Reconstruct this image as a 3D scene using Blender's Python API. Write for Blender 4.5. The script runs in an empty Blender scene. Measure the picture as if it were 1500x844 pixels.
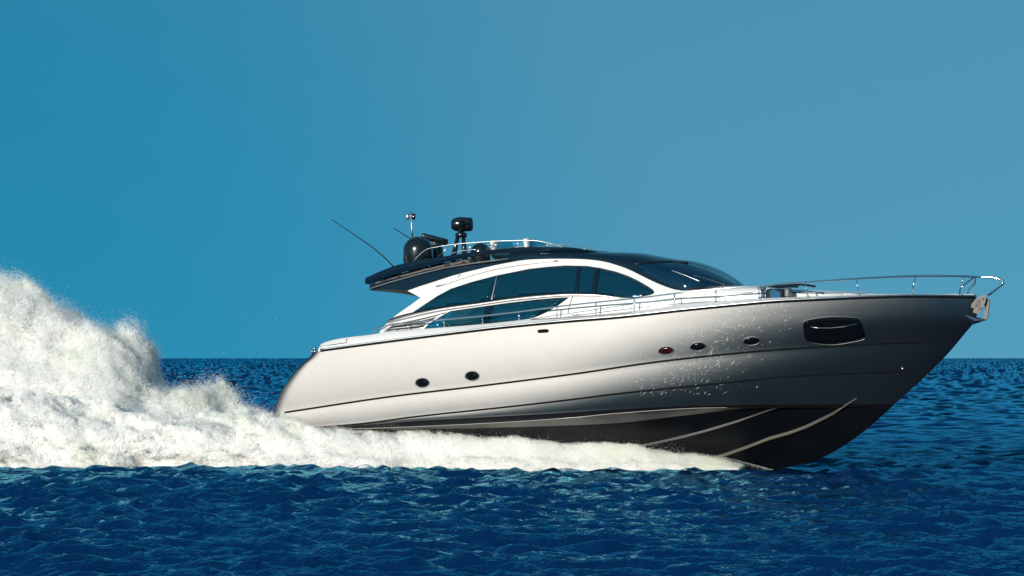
import bpy, math
import numpy as np
from mathutils import Vector, Matrix
from mathutils.bvhtree import BVHTree
from mathutils.geometry import delaunay_2d_cdt

SC = bpy.context.scene
COL = SC.collection
R = math.radians

# ---------------------------------------------------------------- camera
F = 4200.0            # focal length in reference pixels (frame 1500 wide)
CAM_H = 3.1           # eye height above the water, metres
HORIZON = 524.0       # row of the level horizon in the 844 row frame
cam_d = bpy.data.cameras.new('camera')
cam = bpy.data.objects.new('camera', cam_d)
COL.objects.link(cam)
cam.location = (0, 0, CAM_H)
cam.rotation_euler = (R(90), 0, 0)
cam_d.sensor_width = 36
cam_d.lens = 36 * F / 1500
cam_d.shift_y = (HORIZON - 422) / 1500
cam_d.clip_start = 0.5
cam_d.clip_end = 60000
SC.camera = cam

# ---------------------------------------------------------------- light
SUN_AZ, SUN_EL = R(-28), R(16)       # azimuth measured from straight behind the camera
sd = Vector((math.sin(SUN_AZ) * math.cos(SUN_EL), -math.cos(SUN_AZ) * math.cos(SUN_EL), math.sin(SUN_EL)))
sun_d = bpy.data.lights.new('sun', 'SUN')
sun_d.energy = 5.0
sun_d.angle = R(0.53)
sun_d.color = (1.0, 0.94, 0.85)
sun = bpy.data.objects.new('sun', sun_d)
COL.objects.link(sun)
sun.rotation_euler = sd.to_track_quat('Z', 'Y').to_euler()
sun.location = (-30, -30, 40)

W = bpy.data.worlds.new('World')
SC.world = W
W.use_nodes = True
nt = W.node_tree
nt.nodes.clear()
sky = nt.nodes.new('ShaderNodeTexSky')
sky.sky_type = 'NISHITA'
sky.sun_disc = False
sky.sun_elevation = SUN_EL
sky.sun_rotation = math.atan2(sd.x, sd.y)
sky.air_density = 1.0
sky.dust_density = 0.3
sky.ozone_density = 2.0
tint = nt.nodes.new('ShaderNodeMix')
tint.data_type = 'RGBA'
tint.blend_type = 'MULTIPLY'
tint.inputs[0].default_value = 1.0
tint.inputs[7].default_value = (0.42, 1.0, 0.95, 1)
bg = nt.nodes.new('ShaderNodeBackground')
bg.inputs[1].default_value = 0.119
wo = nt.nodes.new('ShaderNodeOutputWorld')
tcs = nt.nodes.new('ShaderNodeTexCoord')
lift = nt.nodes.new('ShaderNodeMapping')
lift.inputs['Scale'].default_value = (1, 1, 0.40)
lift.inputs['Location'].default_value = (0, 0, 0.36)
nt.links.new(tcs.outputs['Generated'], lift.inputs[0])
nt.links.new(lift.outputs[0], sky.inputs[0])
nt.links.new(sky.outputs[0], tint.inputs[6])
# the band of sky a polarising filter darkens, well off to the left
pol = nt.nodes.new('ShaderNodeVectorMath'); pol.operation = 'DOT_PRODUCT'
pol.inputs[1].default_value = Vector((-0.21, 0.97, 0.0)).normalized()
nt.links.new(tcs.outputs['Generated'], pol.inputs[0])
pr = nt.nodes.new('ShaderNodeMapRange'); pr.interpolation_type = 'SMOOTHSTEP'
pr.inputs['From Min'].default_value = 0.962; pr.inputs['From Max'].default_value = 1.0
pr.inputs['To Min'].default_value = 0.0; pr.inputs['To Max'].default_value = 1.0
nt.links.new(pol.outputs['Value'], pr.inputs[0])
tl = nt.nodes.new('ShaderNodeMix'); tl.data_type = 'RGBA'
tl.inputs[6].default_value = (0.44, 0.98, 0.92, 1)
tl.inputs[7].default_value = (0.12, 0.86, 0.91, 1)
nt.links.new(pr.outputs[0], tl.inputs[0])
nt.links.new(tl.outputs[2], tint.inputs[7])
nt.links.new(tint.outputs[2], bg.inputs[0])
nt.links.new(bg.outputs[0], wo.inputs[0])

SC.view_settings.view_transform = 'Standard'
SC.view_settings.look = 'None'
SC.view_settings.exposure = 0.0
SC.view_settings.gamma = 1.0
SC.view_settings.use_curve_mapping = False
SC.render.engine = 'CYCLES'
SC.cycles.max_bounces = 8
SC.cycles.diffuse_bounces = 4
SC.cycles.glossy_bounces = 4
SC.cycles.transparent_max_bounces = 40
SC.cycles.caustics_reflective = False
SC.cycles.caustics_refractive = False
SC.cycles.use_denoising = True
SC.cycles.sample_clamp_indirect = 2.0

# ---------------------------------------------------------------- materials
def mat(name, col, rough=0.5, metal=0.0, spec=0.5, coat=0.0, coat_rough=0.05):
    m = bpy.data.materials.new(name)
    m.use_nodes = True
    b = m.node_tree.nodes['Principled BSDF']
    b.inputs['Base Color'].default_value = (*col, 1)
    b.inputs['Roughness'].default_value = rough
    b.inputs['Metallic'].default_value = metal
    b.inputs['Specular IOR Level'].default_value = spec
    b.inputs['Coat Weight'].default_value = coat
    b.inputs['Coat Roughness'].default_value = coat_rough
    return m

def add(nt, t, **kw):
    n = nt.nodes.new(t)
    for k, v in kw.items():
        setattr(n, k, v)
    return n

def vary(m, scale, amount, rough_amount=0.0, bump=0.0, stretch=(1, 1, 1)):
    """Uneven base colour, gloss and surface from a 3D noise on the object itself."""
    nt = m.node_tree
    b = nt.nodes['Principled BSDF']
    tc = add(nt, 'ShaderNodeTexCoord')
    mp = add(nt, 'ShaderNodeMapping')
    mp.inputs['Scale'].default_value = stretch
    nz = add(nt, 'ShaderNodeTexNoise')
    nz.inputs['Scale'].default_value = scale
    nz.inputs['Detail'].default_value = 6
    nt.links.new(tc.outputs['Object'], mp.inputs[0])
    nt.links.new(mp.outputs[0], nz.inputs[0])
    mx = add(nt, 'ShaderNodeMix', data_type='RGBA', blend_type='MIX')
    c = b.inputs['Base Color'].default_value
    mx.inputs[6].default_value = (c[0] * (1 - amount), c[1] * (1 - amount), c[2] * (1 - amount), 1)
    mx.inputs[7].default_value = (min(1, c[0] * (1 + amount)), min(1, c[1] * (1 + amount)), min(1, c[2] * (1 + amount)), 1)
    nt.links.new(nz.outputs[0], mx.inputs[0])
    nt.links.new(mx.outputs[2], b.inputs['Base Color'])
    if rough_amount:
        r = b.inputs['Roughness'].default_value
        mr = add(nt, 'ShaderNodeMapRange')
        mr.inputs['To Min'].default_value = r - rough_amount
        mr.inputs['To Max'].default_value = r + rough_amount
        nt.links.new(nz.outputs[0], mr.inputs[0])
        nt.links.new(mr.outputs[0], b.inputs['Roughness'])
    if bump:
        bp = add(nt, 'ShaderNodeBump')
        bp.inputs['Strength'].default_value = 1.0
        bp.inputs['Distance'].default_value = bump
        nt.links.new(nz.outputs[0], bp.inputs['Height'])
        nt.links.new(bp.outputs[0], b.inputs['Normal'])
    return m

M = {}
def metallic_paint(name, col, rough):
    """fine flake metallic lacquer: a broad soft sheen that falls off quickly away from the light"""
    m = bpy.data.materials.new(name)
    m.use_nodes = True
    nt = m.node_tree
    nt.nodes.clear()
    out = add(nt, 'ShaderNodeOutputMaterial')
    g = add(nt, 'ShaderNodeBsdfGlossy', distribution='BECKMANN')
    g.inputs['Color'].default_value = (*col, 1); g.inputs['Roughness'].default_value = rough
    c = add(nt, 'ShaderNodeBsdfGlossy')
    c.inputs['Roughness'].default_value = 0.07; c.inputs['Color'].default_value = (1, 1, 1, 1)
    mx = add(nt, 'ShaderNodeMixShader'); mx.inputs[0].default_value = 0.015
    tc = add(nt, 'ShaderNodeTexCoord')
    nz = add(nt, 'ShaderNodeTexNoise'); nz.inputs['Scale'].default_value = 0.9; nz.inputs['Detail'].default_value = 3
    bp = add(nt, 'ShaderNodeBump'); bp.inputs['Distance'].default_value = 0.012; bp.inputs['Strength'].default_value = 0.6
    nt.links.new(tc.outputs['Object'], nz.inputs[0]); nt.links.new(nz.outputs[0], bp.inputs['Height'])
    nt.links.new(bp.outputs[0], g.inputs['Normal']); nt.links.new(bp.outputs[0], c.inputs['Normal'])
    nt.links.new(g.outputs[0], mx.inputs[1]); nt.links.new(c.outputs[0], mx.inputs[2])
    d = add(nt, 'ShaderNodeBsdfDiffuse'); d.inputs['Color'].default_value = (0.34, 0.30, 0.275, 1)
    m2 = add(nt, 'ShaderNodeMixShader'); m2.inputs[0].default_value = 0.025
    nt.links.new(mx.outputs[0], m2.inputs[1]); nt.links.new(d.outputs[0], m2.inputs[2])
    nt.links.new(m2.outputs[0], out.inputs[0])
    return m
M['silver'] = metallic_paint('silver_hull_paint', (0.212, 0.201, 0.194), 0.52)
M['white'] = vary(mat('white_gelcoat', (0.66, 0.65, 0.635), 0.25, 0, 0.5, 0.3), 1.5, 0.03, 0.05)
M['navy'] = vary(mat('navy_gloss_paint', (0.004, 0.013, 0.026), 0.06, 0, 0.25), 2.0, 0.1, 0.02)
M['band'] = mat('dark_boot_stripe', (0.005, 0.005, 0.006), 0.4, 0, 0.2)
M['groove'] = mat('dark_groove', (0.006, 0.006, 0.006), 0.9, 0, 0.1)
M['bottom'] = vary(mat('dark_antifouling', (0.0035, 0.0045, 0.006), 0.30, 0, 0.15), 1.2, 0.35, 0.1, 0.004)
M['strake'] = vary(mat('wet_strake', (0.045, 0.043, 0.030), 0.5, 0, 0.3), 3.0, 0.3)
M['strake_dark'] = vary(mat('wet_dark_strake', (0.022, 0.023, 0.022), 0.5, 0, 0.3), 3.0, 0.3)
M['cast'] = vary(mat('cast_steel', (0.06, 0.058, 0.052), 0.42, 0.3), 9.0, 0.25, 0.08)
M['trim'] = mat('grey_trim', (0.10, 0.11, 0.115), 0.4)
M['steel'] = mat('polished_steel', (0.72, 0.72, 0.72), 0.12, 1.0)
M['dull_steel'] = vary(mat('brushed_steel', (0.55, 0.54, 0.53), 0.32, 1.0), 8.0, 0.15, 0.08)
M['black'] = vary(mat('black_plastic', (0.006, 0.009, 0.012), 0.22, 0, 0.5, 0.4), 3.0, 0.15, 0.05)
M['rubber'] = mat('black_rubber', (0.010, 0.010, 0.011), 0.6, 0, 0.15)
M['olive'] = mat('headliner', (0.16, 0.15, 0.10), 0.6)
M['recess'] = mat('dark_recess', (0.035, 0.028, 0.026), 0.5)
M['porthole'] = mat('porthole_glass', (0.003, 0.004, 0.006), 0.06, 0, 0.25)
M['porthole_red'] = mat('porthole_glass_red', (0.022, 0.003, 0.004), 0.08, 0, 0.6)
M['screen'] = mat('windscreen_glass', (0.001, 0.014, 0.036), 0.035, 0, 0.7, 0.5, 0.02)
M['silverband'] = vary(mat('silver_trim', (0.48, 0.46, 0.45), 0.3, 0.7), 4.0, 0.05)
M['bluepad'] = mat('blue_vinyl', (0.018, 0.085, 0.17), 0.7, 0, 0.1)
M['teak'] = vary(mat('grey_teak', (0.24, 0.19, 0.14), 0.6), 6.0, 0.2)

def glass(name, tr, rough=0.02):
    m = bpy.data.materials.new(name)
    m.use_nodes = True
    nt = m.node_tree
    nt.nodes.clear()
    out = add(nt, 'ShaderNodeOutputMaterial')
    t = add(nt, 'ShaderNodeBsdfTransparent')
    t.inputs[0].default_value = (*tr, 1)
    g = add(nt, 'ShaderNodeBsdfGlossy')
    g.inputs['Roughness'].default_value = rough
    g.inputs['Color'].default_value = (0.8, 0.9, 0.95, 1)
    fr = add(nt, 'ShaderNodeFresnel')
    fr.inputs['IOR'].default_value = 1.5
    mx = add(nt, 'ShaderNodeMixShader')
    nt.links.new(fr.outputs[0], mx.inputs[0])
    nt.links.new(t.outputs[0], mx.inputs[1])
    nt.links.new(g.outputs[0], mx.inputs[2])
    nt.links.new(mx.outputs[0], out.inputs[0])
    return m
def film(m, col, amount):
    """privacy film: part of the light that reaches the pane stops in a dark coloured layer"""
    nt = m.node_tree
    mx = [n for n in nt.nodes if n.type == 'MIX_SHADER'][0]
    tr = [n for n in nt.nodes if n.type == 'BSDF_TRANSPARENT'][0]
    d = add(nt, 'ShaderNodeBsdfDiffuse'); d.inputs[0].default_value = (*col, 1)
    m2 = add(nt, 'ShaderNodeMixShader'); m2.inputs[0].default_value = amount
    nt.links.new(tr.outputs[0], m2.inputs[1]); nt.links.new(d.outputs[0], m2.inputs[2])
    nt.links.new(m2.outputs[0], mx.inputs[1])
    return m
M['tint'] = film(glass('tinted_glass', (0.22, 0.52, 0.58)), (0.002, 0.036, 0.066), 0.62)
M['clear'] = film(glass('clear_tinted_glass', (0.40, 0.80, 0.88)), (0.003, 0.06, 0.10), 0.30)

# ---------------------------------------------------------------- boat frame and projection
TH = R(20)                                   # the bow is turned this far towards the viewer
CT, ST = math.cos(TH), math.sin(TH)
BY = 80.0
BX = (905 - 750) / F * BY
BASE = Vector((BX, BY, 0))

def inv(px, py, w):
    """boat-local point (s forward, y to port, z up) seen at reference pixel (px, py) at starboard offset w"""
    px = np.asarray(px, float); py = np.asarray(py, float); w = np.asarray(w, float)
    k = (px - 750) / F
    s = (k * (BY - w * CT) - BX + w * ST) / (CT + k * ST)
    Y = BY - s * ST - w * CT
    z = CAM_H + (HORIZON - py) / F * Y
    return s, z

def P(px, py, w):
    s, z = inv(px, py, w)
    return (float(s), float(-w), float(z))

def xpix(s, w):
    X = BX + s * CT - w * ST
    Y = BY - s * ST - w * CT
    return 750 + F * X / Y

def zrow(s, w, py):
    Y = BY - s * ST - w * CT
    return CAM_H + (HORIZON - py) / F * Y

def spix(px, w):
    return inv(px, 524, w)[0]

def curve(pts):
    """smooth curve through traced points, straight beyond its ends"""
    p = np.array(sorted(pts), float)
    x, y = p[:, 0], p[:, 1]
    d = np.diff(y) / np.diff(x)
    m = np.empty_like(y)
    m[0], m[-1] = d[0], d[-1]
    for i in range(1, len(y) - 1):
        if d[i - 1] * d[i] <= 0:
            m[i] = 0
        else:
            h0, h1 = x[i] - x[i - 1], x[i + 1] - x[i]
            m[i] = (h0 + h1) * 3 / ((2 * h1 + h0) / d[i - 1] + (h1 + 2 * h0) / d[i])
    def f(q):
        q = np.asarray(q, float)
        i = np.clip(np.searchsorted(x, q) - 1, 0, len(x) - 2)
        h = x[i + 1] - x[i]
        t = (q - x[i]) / h
        tt = np.clip(t, 0, 1)
        v = ((2 * tt**3 - 3 * tt**2 + 1) * y[i] + (tt**3 - 2 * tt**2 + tt) * h * m[i]
             + (-2 * tt**3 + 3 * tt**2) * y[i + 1] + (tt**3 - tt**2) * h * m[i + 1])
        v = v + np.where(t < 0, t * h * m[0], 0) + np.where(t > 1, (t - 1) * h * m[-1], 0)
        return v
    return f

# ---------------------------------------------------------------- mesh helpers
YACHT = bpy.data.objects.new('motor_yacht', None)
COL.objects.link(YACHT)
YACHT.location = BASE
YACHT.rotation_euler = (0, 0, -TH)
YACHT['label'] = 'silver motor yacht with dark windows and navy roof, speeding past with spray along its hull'
YACHT['category'] = 'yacht'

def obj(name, verts, faces, mats, parent=YACHT, smooth=True, fmat=None, fix=True, angle=None):
    me = bpy.data.meshes.new(name)
    me.from_pydata([tuple(map(float, v)) for v in verts], [], [tuple(f) for f in faces])
    for m in (mats if isinstance(mats, (list, tuple)) else [mats]):
        me.materials.append(m)
    if fmat is not None:
        me.polygons.foreach_set('material_index', np.asarray(fmat, dtype=np.int32))
    if fix:
        import bmesh
        bm = bmesh.new(); bm.from_mesh(me)
        bmesh.ops.remove_doubles(bm, verts=bm.verts, dist=1e-5)
        bmesh.ops.recalc_face_normals(bm, faces=bm.faces)
        bm.to_mesh(me); bm.free()
    if smooth:
        me.shade_smooth()
        if angle:
            me.set_sharp_from_angle(angle=R(angle))
    o = bpy.data.objects.new(name, me)
    COL.objects.link(o)
    if parent is not None:
        o.parent = parent
    me.update()
    return o

class MB:
    def __init__(self):
        self.v, self.f, self.m = [], [], []
    def add(self, v, f, mi=0):
        n = len(self.v)
        self.v += [tuple(map(float, p)) for p in v]
        self.f += [tuple(i + n for i in q) for q in f]
        self.m += [mi] * len(f)
        return self
    def grid(self, rows, mi=0, close_u=False, close_v=False):
        nr, nc = len(rows), len(rows[0])
        v = [p for r in rows for p in r]
        f = []
        for i in range(nr if close_v else nr - 1):
            for j in range(nc if close_u else nc - 1):
                a, b = i * nc + j, i * nc + (j + 1) % nc
                c, d = ((i + 1) % nr) * nc + (j + 1) % nc, ((i + 1) % nr) * nc + j
                f.append((a, b, c, d))
        return self.add(v, f, mi)
    def fan(self, ring, mi=0):
        c = np.mean(np.array(ring, float), axis=0)
        n = len(ring)
        return self.add(list(ring) + [c], [(i, (i + 1) % n, n) for i in range(n)], mi)
    def tube(self, pts, r, mi=0, n=8, caps=True):
        p = [Vector(q) for q in pts]
        rr = r if isinstance(r, (list, tuple)) else [r] * len(p)
        rows = []
        t0 = (p[1] - p[0]).normalized()
        up = Vector((0, 0, 1)) if abs(t0.z) < 0.9 else Vector((1, 0, 0))
        u = t0.cross(up).normalized()
        for i, q in enumerate(p):
            t = ((p[min(i + 1, len(p) - 1)] - p[max(i - 1, 0)])).normalized()
            u = (u - t * u.dot(t)).normalized()
            w = t.cross(u)
            rows.append([tuple(q + (u * math.cos(a) + w * math.sin(a)) * rr[i]) for a in [2 * math.pi * k / n for k in range(n)]])
        self.grid(rows, mi, close_u=True)
        if caps:
            self.fan(rows[0], mi); self.fan(rows[-1], mi)
        return self
    def lathe(self, base, prof, axis=(0, 0, 1), n=24, mi=0, sx=1.0, sy=1.0):
        a = Vector(axis).normalized()
        u = a.orthogonal().normalized(); w = a.cross(u)
        b = Vector(base)
        rows = [[tuple(b + a * h + (u * math.cos(t) * sx + w * math.sin(t) * sy) * r) for t in [2 * math.pi * k / n for k in range(n)]] for r, h in prof]
        self.grid(rows, mi, close_u=True)
        self.fan(rows[0], mi); self.fan(rows[-1], mi)
        return self
    def rbox(self, c, size, bev=0.02, rot=0.0, tilt=0.0, mi=0):
        """box with chamfered edges"""
        hx, hy, hz = [d / 2 for d in size]
        bev = min(bev, hx * 0.9, hy * 0.9, hz * 0.9)
        rings = []
        for z, k in ((-hz, bev), (-hz + bev, 0), (hz - bev, 0), (hz, bev)):
            x, y = hx - k, hy - k
            b = bev
            rings.append([(x - b, -y, z), (x, -y + b, z), (x, y - b, z), (x - b, y, z), (-x + b, y, z), (-x, y - b, z), (-x, -y + b, z), (-x + b, -y, z)])
        m = Matrix.Rotation(rot, 3, 'Z') @ Matrix.Rotation(tilt, 3, 'Y')
        rings = [[tuple(Vector(c) + m @ Vector(p)) for p in r] for r in rings]
        self.grid(rings, mi, close_u=True)
        self.fan(rings[0], mi); self.fan(rings[-1], mi)
        return self
    def mirror(self):
        n = len(self.v)
        self.v += [(x, -y, z) for x, y, z in self.v]
        self.f += [tuple(i + n for i in reversed(q)) for q in self.f]
        self.m += self.m
        return self
    def build(self, name, mats, parent=YACHT, **kw):
        fm = self.m if isinstance(mats, (list, tuple)) and len(mats) > 1 else None
        return obj(name, self.v, self.f, mats, parent, fmat=fm, fix=kw.pop('fix', fm is None), **kw)

def ipoly(poly, q):
    """even-odd test for arrays of points"""
    x, y = q[:, 0], q[:, 1]
    c = np.zeros(len(q), bool)
    p = np.asarray(poly, float)
    for (x0, y0), (x1, y1) in zip(p, np.roll(p, -1, axis=0)):
        if y0 == y1:
            continue
        t = (y > y0) != (y > y1)
        c ^= t & (x < (x1 - x0) * (y - y0) / (y1 - y0) + x0)
    return c

def dense(poly, step):
    out = []
    n = len(poly)
    for i in range(n):
        a, b = np.array(poly[i], float), np.array(poly[(i + 1) % n], float)
        k = max(1, int(np.hypot(*(b - a)) / step))
        out += [tuple(a + (b - a) * j / k) for j in range(k)]
    return out

def rounded(poly, n=5, k=0.35):
    """round every corner of a polygon"""
    out = []
    m = len(poly)
    for i in range(m):
        p0, p1, p2 = [np.array(poly[(i + d) % m], float) for d in (-1, 0, 1)]
        a, b = p1 + (p0 - p1) * k, p1 + (p2 - p1) * k
        for j in range(n):
            t = j / (n - 1)
            out.append(tuple((1 - t)**2 * a + 2 * t * (1 - t) * p1 + t * t * b))
    return out

def panel(mb, outline, surf, holes=(), off=0.0, thick=0.04, step=7.0, gridstep=14.0, mi=0, rim_mi=None):
    """a plate with the given outline laid on a surface: surf(px, py) -> (local point, outward normal)"""
    loops = [dense(outline, step)] + [dense(h, step) for h in holes]
    vs, es = [], []
    for lp in loops:
        n0 = len(vs)
        vs += lp
        es += [(n0 + i, n0 + (i + 1) % len(lp)) for i in range(len(lp))]
    o = np.array(loops[0])
    gx, gy = np.meshgrid(np.arange(o[:, 0].min(), o[:, 0].max(), gridstep), np.arange(o[:, 1].min(), o[:, 1].max(), gridstep * 0.6))
    g = np.stack([gx.ravel() + 0.137, gy.ravel() + 0.213], 1)
    ins = ipoly(loops[0], g)
    for lp in loops[1:]:
        ins &= ~ipoly(lp, g)
    g = g[ins]
    bd = np.array(vs)
    if len(g):
        dist = np.sqrt(((g[:, None, :] - bd[None]) ** 2).sum(-1)).min(1)
        g = g[dist > step * 0.45]
    vs += [tuple(q) for q in g]
    rv, re, rf, *_ = delaunay_2d_cdt([Vector(v) for v in vs], es, [], 0, 1e-4)
    rv = np.array([tuple(v) for v in rv])
    cen = np.array([rv[list(f)].mean(0) for f in rf])
    ok = ipoly(loops[0], cen)
    for lp in loops[1:]:
        ok &= ~ipoly(lp, cen)
    tris = [tuple(f) for f, k in zip(rf, ok) if k]
    top, bot = [], []
    for q in rv:
        p, nn = surf(q[0], q[1])
        p = Vector(p); nn = Vector(nn)
        top.append(tuple(p + nn * off)); bot.append(tuple(p + nn * (off - thick)))
    n = len(rv)
    edges = {}
    for t in tris:
        for a, b in ((t[0], t[1]), (t[1], t[2]), (t[2], t[0])):
            edges[(a, b)] = 1
    rim = [(b, a, a + n, b + n) for (a, b) in edges if (b, a) not in edges]
    mb.add(top + bot, tris + [tuple(i + n for i in reversed(t)) for t in tris], mi)
    n0 = len(mb.v) - 2 * n
    mb.f += [tuple(i + n0 for i in q) for q in rim]
    mb.m += [mi if rim_mi is None else rim_mi] * len(rim)
    return mb

# ================================================================ HULL
STERN = curve([(-40, 475), (505, 466), (516, 460), (520, 457), (535, 439), (549, 428), (573, 412), (590, 405), (604, 400), (640, 394), (700, 390)])
STEM = curve([(425, 1428), (436, 1430), (450, 1432), (463, 1431), (476, 1424), (485, 1416.5), (521, 1386), (560, 1346), (602, 1300), (626, 1273), (655, 1233), (675, 1193), (685, 1153), (689, 1132), (700, 1060), (712, 960)])
SHEER = curve([(440, 518.5), (467, 514.7), (573, 500.5), (653, 490.5), (733, 481), (840, 471), (900, 466.3), (1007, 454.7), (1086, 447), (1135, 442.8), (1192, 440), (1288, 436), (1341, 435), (1430, 436)])
CREASE1 = curve([(380, 610), (440, 600.8), (573, 581), (707, 565), (840, 548), (970, 529.3), (1113, 514.5), (1220, 507), (1267, 504), (1347, 501), (1405, 499)])
CREASE2 = curve([(380, 632), (454, 627), (527, 621), (607, 610.7), (740, 596.5), (840, 585), (900, 577.5), (1060, 561), (1167, 550.5), (1300, 544.7), (1365, 542)])
BOOT = curve([(380, 633.5), (454, 628.5), (527, 623.5), (600, 617.5), (840, 604), (900, 600), (1049, 594), (1150, 592.5), (1310, 592)])
CHINE = curve([(380, 634.5), (454, 630), (527, 628), (600, 625.5), (840, 612), (900, 606), (1049, 597.5), (1150, 597), (1306, 596.7)])
CHINE_IN = curve([(380, 637), (454, 632), (600, 629.5), (840, 623), (900, 620), (1000, 609), (1092, 599.5), (1150, 598.4), (1304, 598)])
#          curve, half beam, where the taper begins, taper power, taper root
LEVELS = [(SHEER, 2.70, 0.35, 3.1, 0.74),
          (CREASE1, 2.74, 0.30, 2.7, 0.84),
          (CREASE2, 2.72, 0.30, 2.5, 0.90),
          (BOOT, 2.69, 0.28, 2.35, 0.95),
          (CHINE, 2.68, 0.28, 2.3, 0.95),
          (CHINE_IN, 2.38, 0.28, 2.2, 0.95)]

def wshape(t, w, t0, p, q):
    u = np.clip((t - t0) / (1 - t0), 0, 1)
    body = w * np.power(np.clip(1 - u ** p, 0, 1), q)
    r = np.clip((0.020 - t) / 0.020, 0, 1)
    return body * (0.95 + 0.05 * np.sqrt(np.clip(1 - r ** 2, 0, 1)))

NT = 150
TS = np.concatenate([np.linspace(0, 0.06, 14)[:-1], np.linspace(0.06, 0.9, NT - 42), 1 - np.linspace(0.1, 0, 30)[1:] ** 1.25 * (0.1 / 0.1 ** 1.25)])

def row_ends(py):
    x0 = 440.0
    for _ in range(60):
        x0 = 0.5 * x0 + 0.5 * float(STERN(py(x0)))
    x1 = 1300.0
    for _ in range(60):
        x1 = 0.5 * x1 + 0.5 * float(STEM(py(x1)))
    return x0, x1

def hull_row(a, b, v, bulge=0.0):
    """a row of points v of the way from level a to level b"""
    ca, cb = LEVELS[a][0], LEVELS[b][0]
    py = lambda x: (1 - v) * ca(x) + v * cb(x)
    x0, x1 = row_ends(py)
    wa = wshape(TS, *LEVELS[a][1:]); wb = wshape(TS, *LEVELS[b][1:])
    w = (1 - v) * wa + v * wb + bulge * 4 * v * (1 - v) * np.sqrt(np.clip(wa / 2.7, 0, 1))
    s0 = spix(x0, w[0]); s1 = spix(x1, 0.0)
    s = s0 + (s1 - s0) * TS
    px = xpix(s, w)
    z = zrow(s, w, py(px))
    return np.stack([s, -w, z], 1)

side_rows, mids = [], []
def push(a, b, n, bulge, mi, last=False):
    for i in range(n):
        side_rows.append(hull_row(a, b, i / n, bulge)); mids.append(mi)
    if last:
        side_rows.append(hull_row(a, b, 1.0, bulge))
push(0, 1, 10, 0.035, 0)
push(1, 2, 6, 0.02, 0)
push(2, 3, 5, 0.01, 0)
push(3, 4, 1, 0.0, 1)
push(4, 5, 2, 0.0, 0, True)
# the bottom: from the inner chine to the keel
chn = side_rows[-1]
KEEL_END = hull_row(4, 5, 1.0)[-1]
def keel_row():
    ys = np.concatenate([np.linspace(598, 655, 26), np.linspace(656, 700, 34)])
    ks, kz = [], []
    for y in ys:
        s, z = inv(STEM(y), y, 0.0)
        ks.append(float(s)); kz.append(float(z))
    ks, kz = np.array(ks)[::-1], np.array(kz)[::-1]
    s_aft = chn[0, 0]
    ks = np.concatenate([[s_aft, s_aft * 0.6, s_aft * 0.2], ks]); kz = np.concatenate([[-0.25, -0.42, -0.5], kz])
    keep = np.concatenate([[True], np.diff(ks) > 1e-4]); ks, kz = ks[keep], kz[keep]
    s0, s1 = s_aft, chn[-1, 0]
    s = s0 + (s1 - s0) * TS
    return np.stack([s, 0 * s, np.interp(s, ks, kz)], 1)
keel = keel_row()
bot_rows = []
NB = 16
for i in range(NB + 1):
    v = i / NB
    sag = 0.16 * 4 * v * (1 - v) * (TS ** 1.2)          # hollow sections forward
    r = chn * (1 - v) + keel * v
    r[:, 2] += -0.5 * sag * (np.abs(chn[:, 1]) / 2.3)
    bot_rows.append(r)

def both(rows):
    return [r for r in rows] 

mb = MB()
nr = len(side_rows)
for i in range(nr - 1):
    mb.grid([side_rows[i], side_rows[i + 1]], mids[i])
mb.mirror()
# transom
tr = [tuple(r[0]) for r in side_rows] + [(x, -y, z) for x, y, z in [tuple(r[0]) for r in reversed(side_rows)]]
mb.fan(tr, 0)
import bmesh
def weld(o, dist=1e-4):
    bm = bmesh.new(); bm.from_mesh(o.data)
    bmesh.ops.remove_doubles(bm, verts=bm.verts, dist=dist)
    bmesh.ops.dissolve_degenerate(bm, edges=bm.edges, dist=1e-5)
    bmesh.ops.recalc_face_normals(bm, faces=bm.faces)
    bm.to_mesh(o.data); bm.free()
    o.data.update()
HULL = mb.build('hull', [M['silver'], M['band']], smooth=True)
weld(HULL); HULL.data.set_sharp_from_angle(angle=R(28))
HULL['label'] = 'silver grey painted hull'
mb = MB()
mb.grid(bot_rows, 0)
mb.mirror()
tr = [tuple(r[0]) for r in bot_rows] + [(x, -y, z) for x, y, z in [tuple(r[0]) for r in reversed(bot_rows[:-1])]]
mb.fan(tr, 0)
BOTTOM = mb.build('hull_bottom', M['bottom'])
weld(BOTTOM); BOTTOM.data.set_sharp_from_angle(angle=R(35))
BOTTOM['label'] = 'black underwater hull'

def bvh_of(o):
    me = o.data
    return BVHTree.FromPolygons([v.co.copy() for v in me.vertices], [tuple(p.vertices) for p in me.polygons])
HULL_BVH, BOT_BVH = bvh_of(HULL), bvh_of(BOTTOM)
INVM = (Matrix.Translation(BASE) @ Matrix.Rotation(-TH, 4, 'Z')).inverted()
CAM_L = INVM @ Vector((0, 0, CAM_H))
def ray(px, py):
    d = Vector(((px - 750) / F, 1.0, (HORIZON - py) / F))
    return (INVM.to_3x3() @ d).normalized()
def on(bvh):
    def f(px, py):
        d = ray(px, py)
        loc, nn, i, dist = bvh.ray_cast(CAM_L, d)
        if loc is None:
            loc, nn, i, dist = bvh.find_nearest(CAM_L + d * (80.0))
        if nn.dot(d) > 0:
            nn = -nn
        return loc, nn
    return f
on_hull, on_bottom = on(HULL_BVH), on(BOT_BVH)

# grooves along the topsides, a shadow gap standing as a thin dark moulding
def groove(row, i0, i1, r, name):
    for sgn in (1, -1):
        m = MB()
        pts = [(x, y * sgn, z) for x, y, z in row[i0:i1]]
        m.tube(pts, r, n=6)
        m.build(name, M['groove'], HULL)
groove(side_rows[10], 5, NT - 12, 0.028, 'hull_groove')
groove(side_rows[16], 9, NT - 14, 0.026, 'hull_groove')

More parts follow.
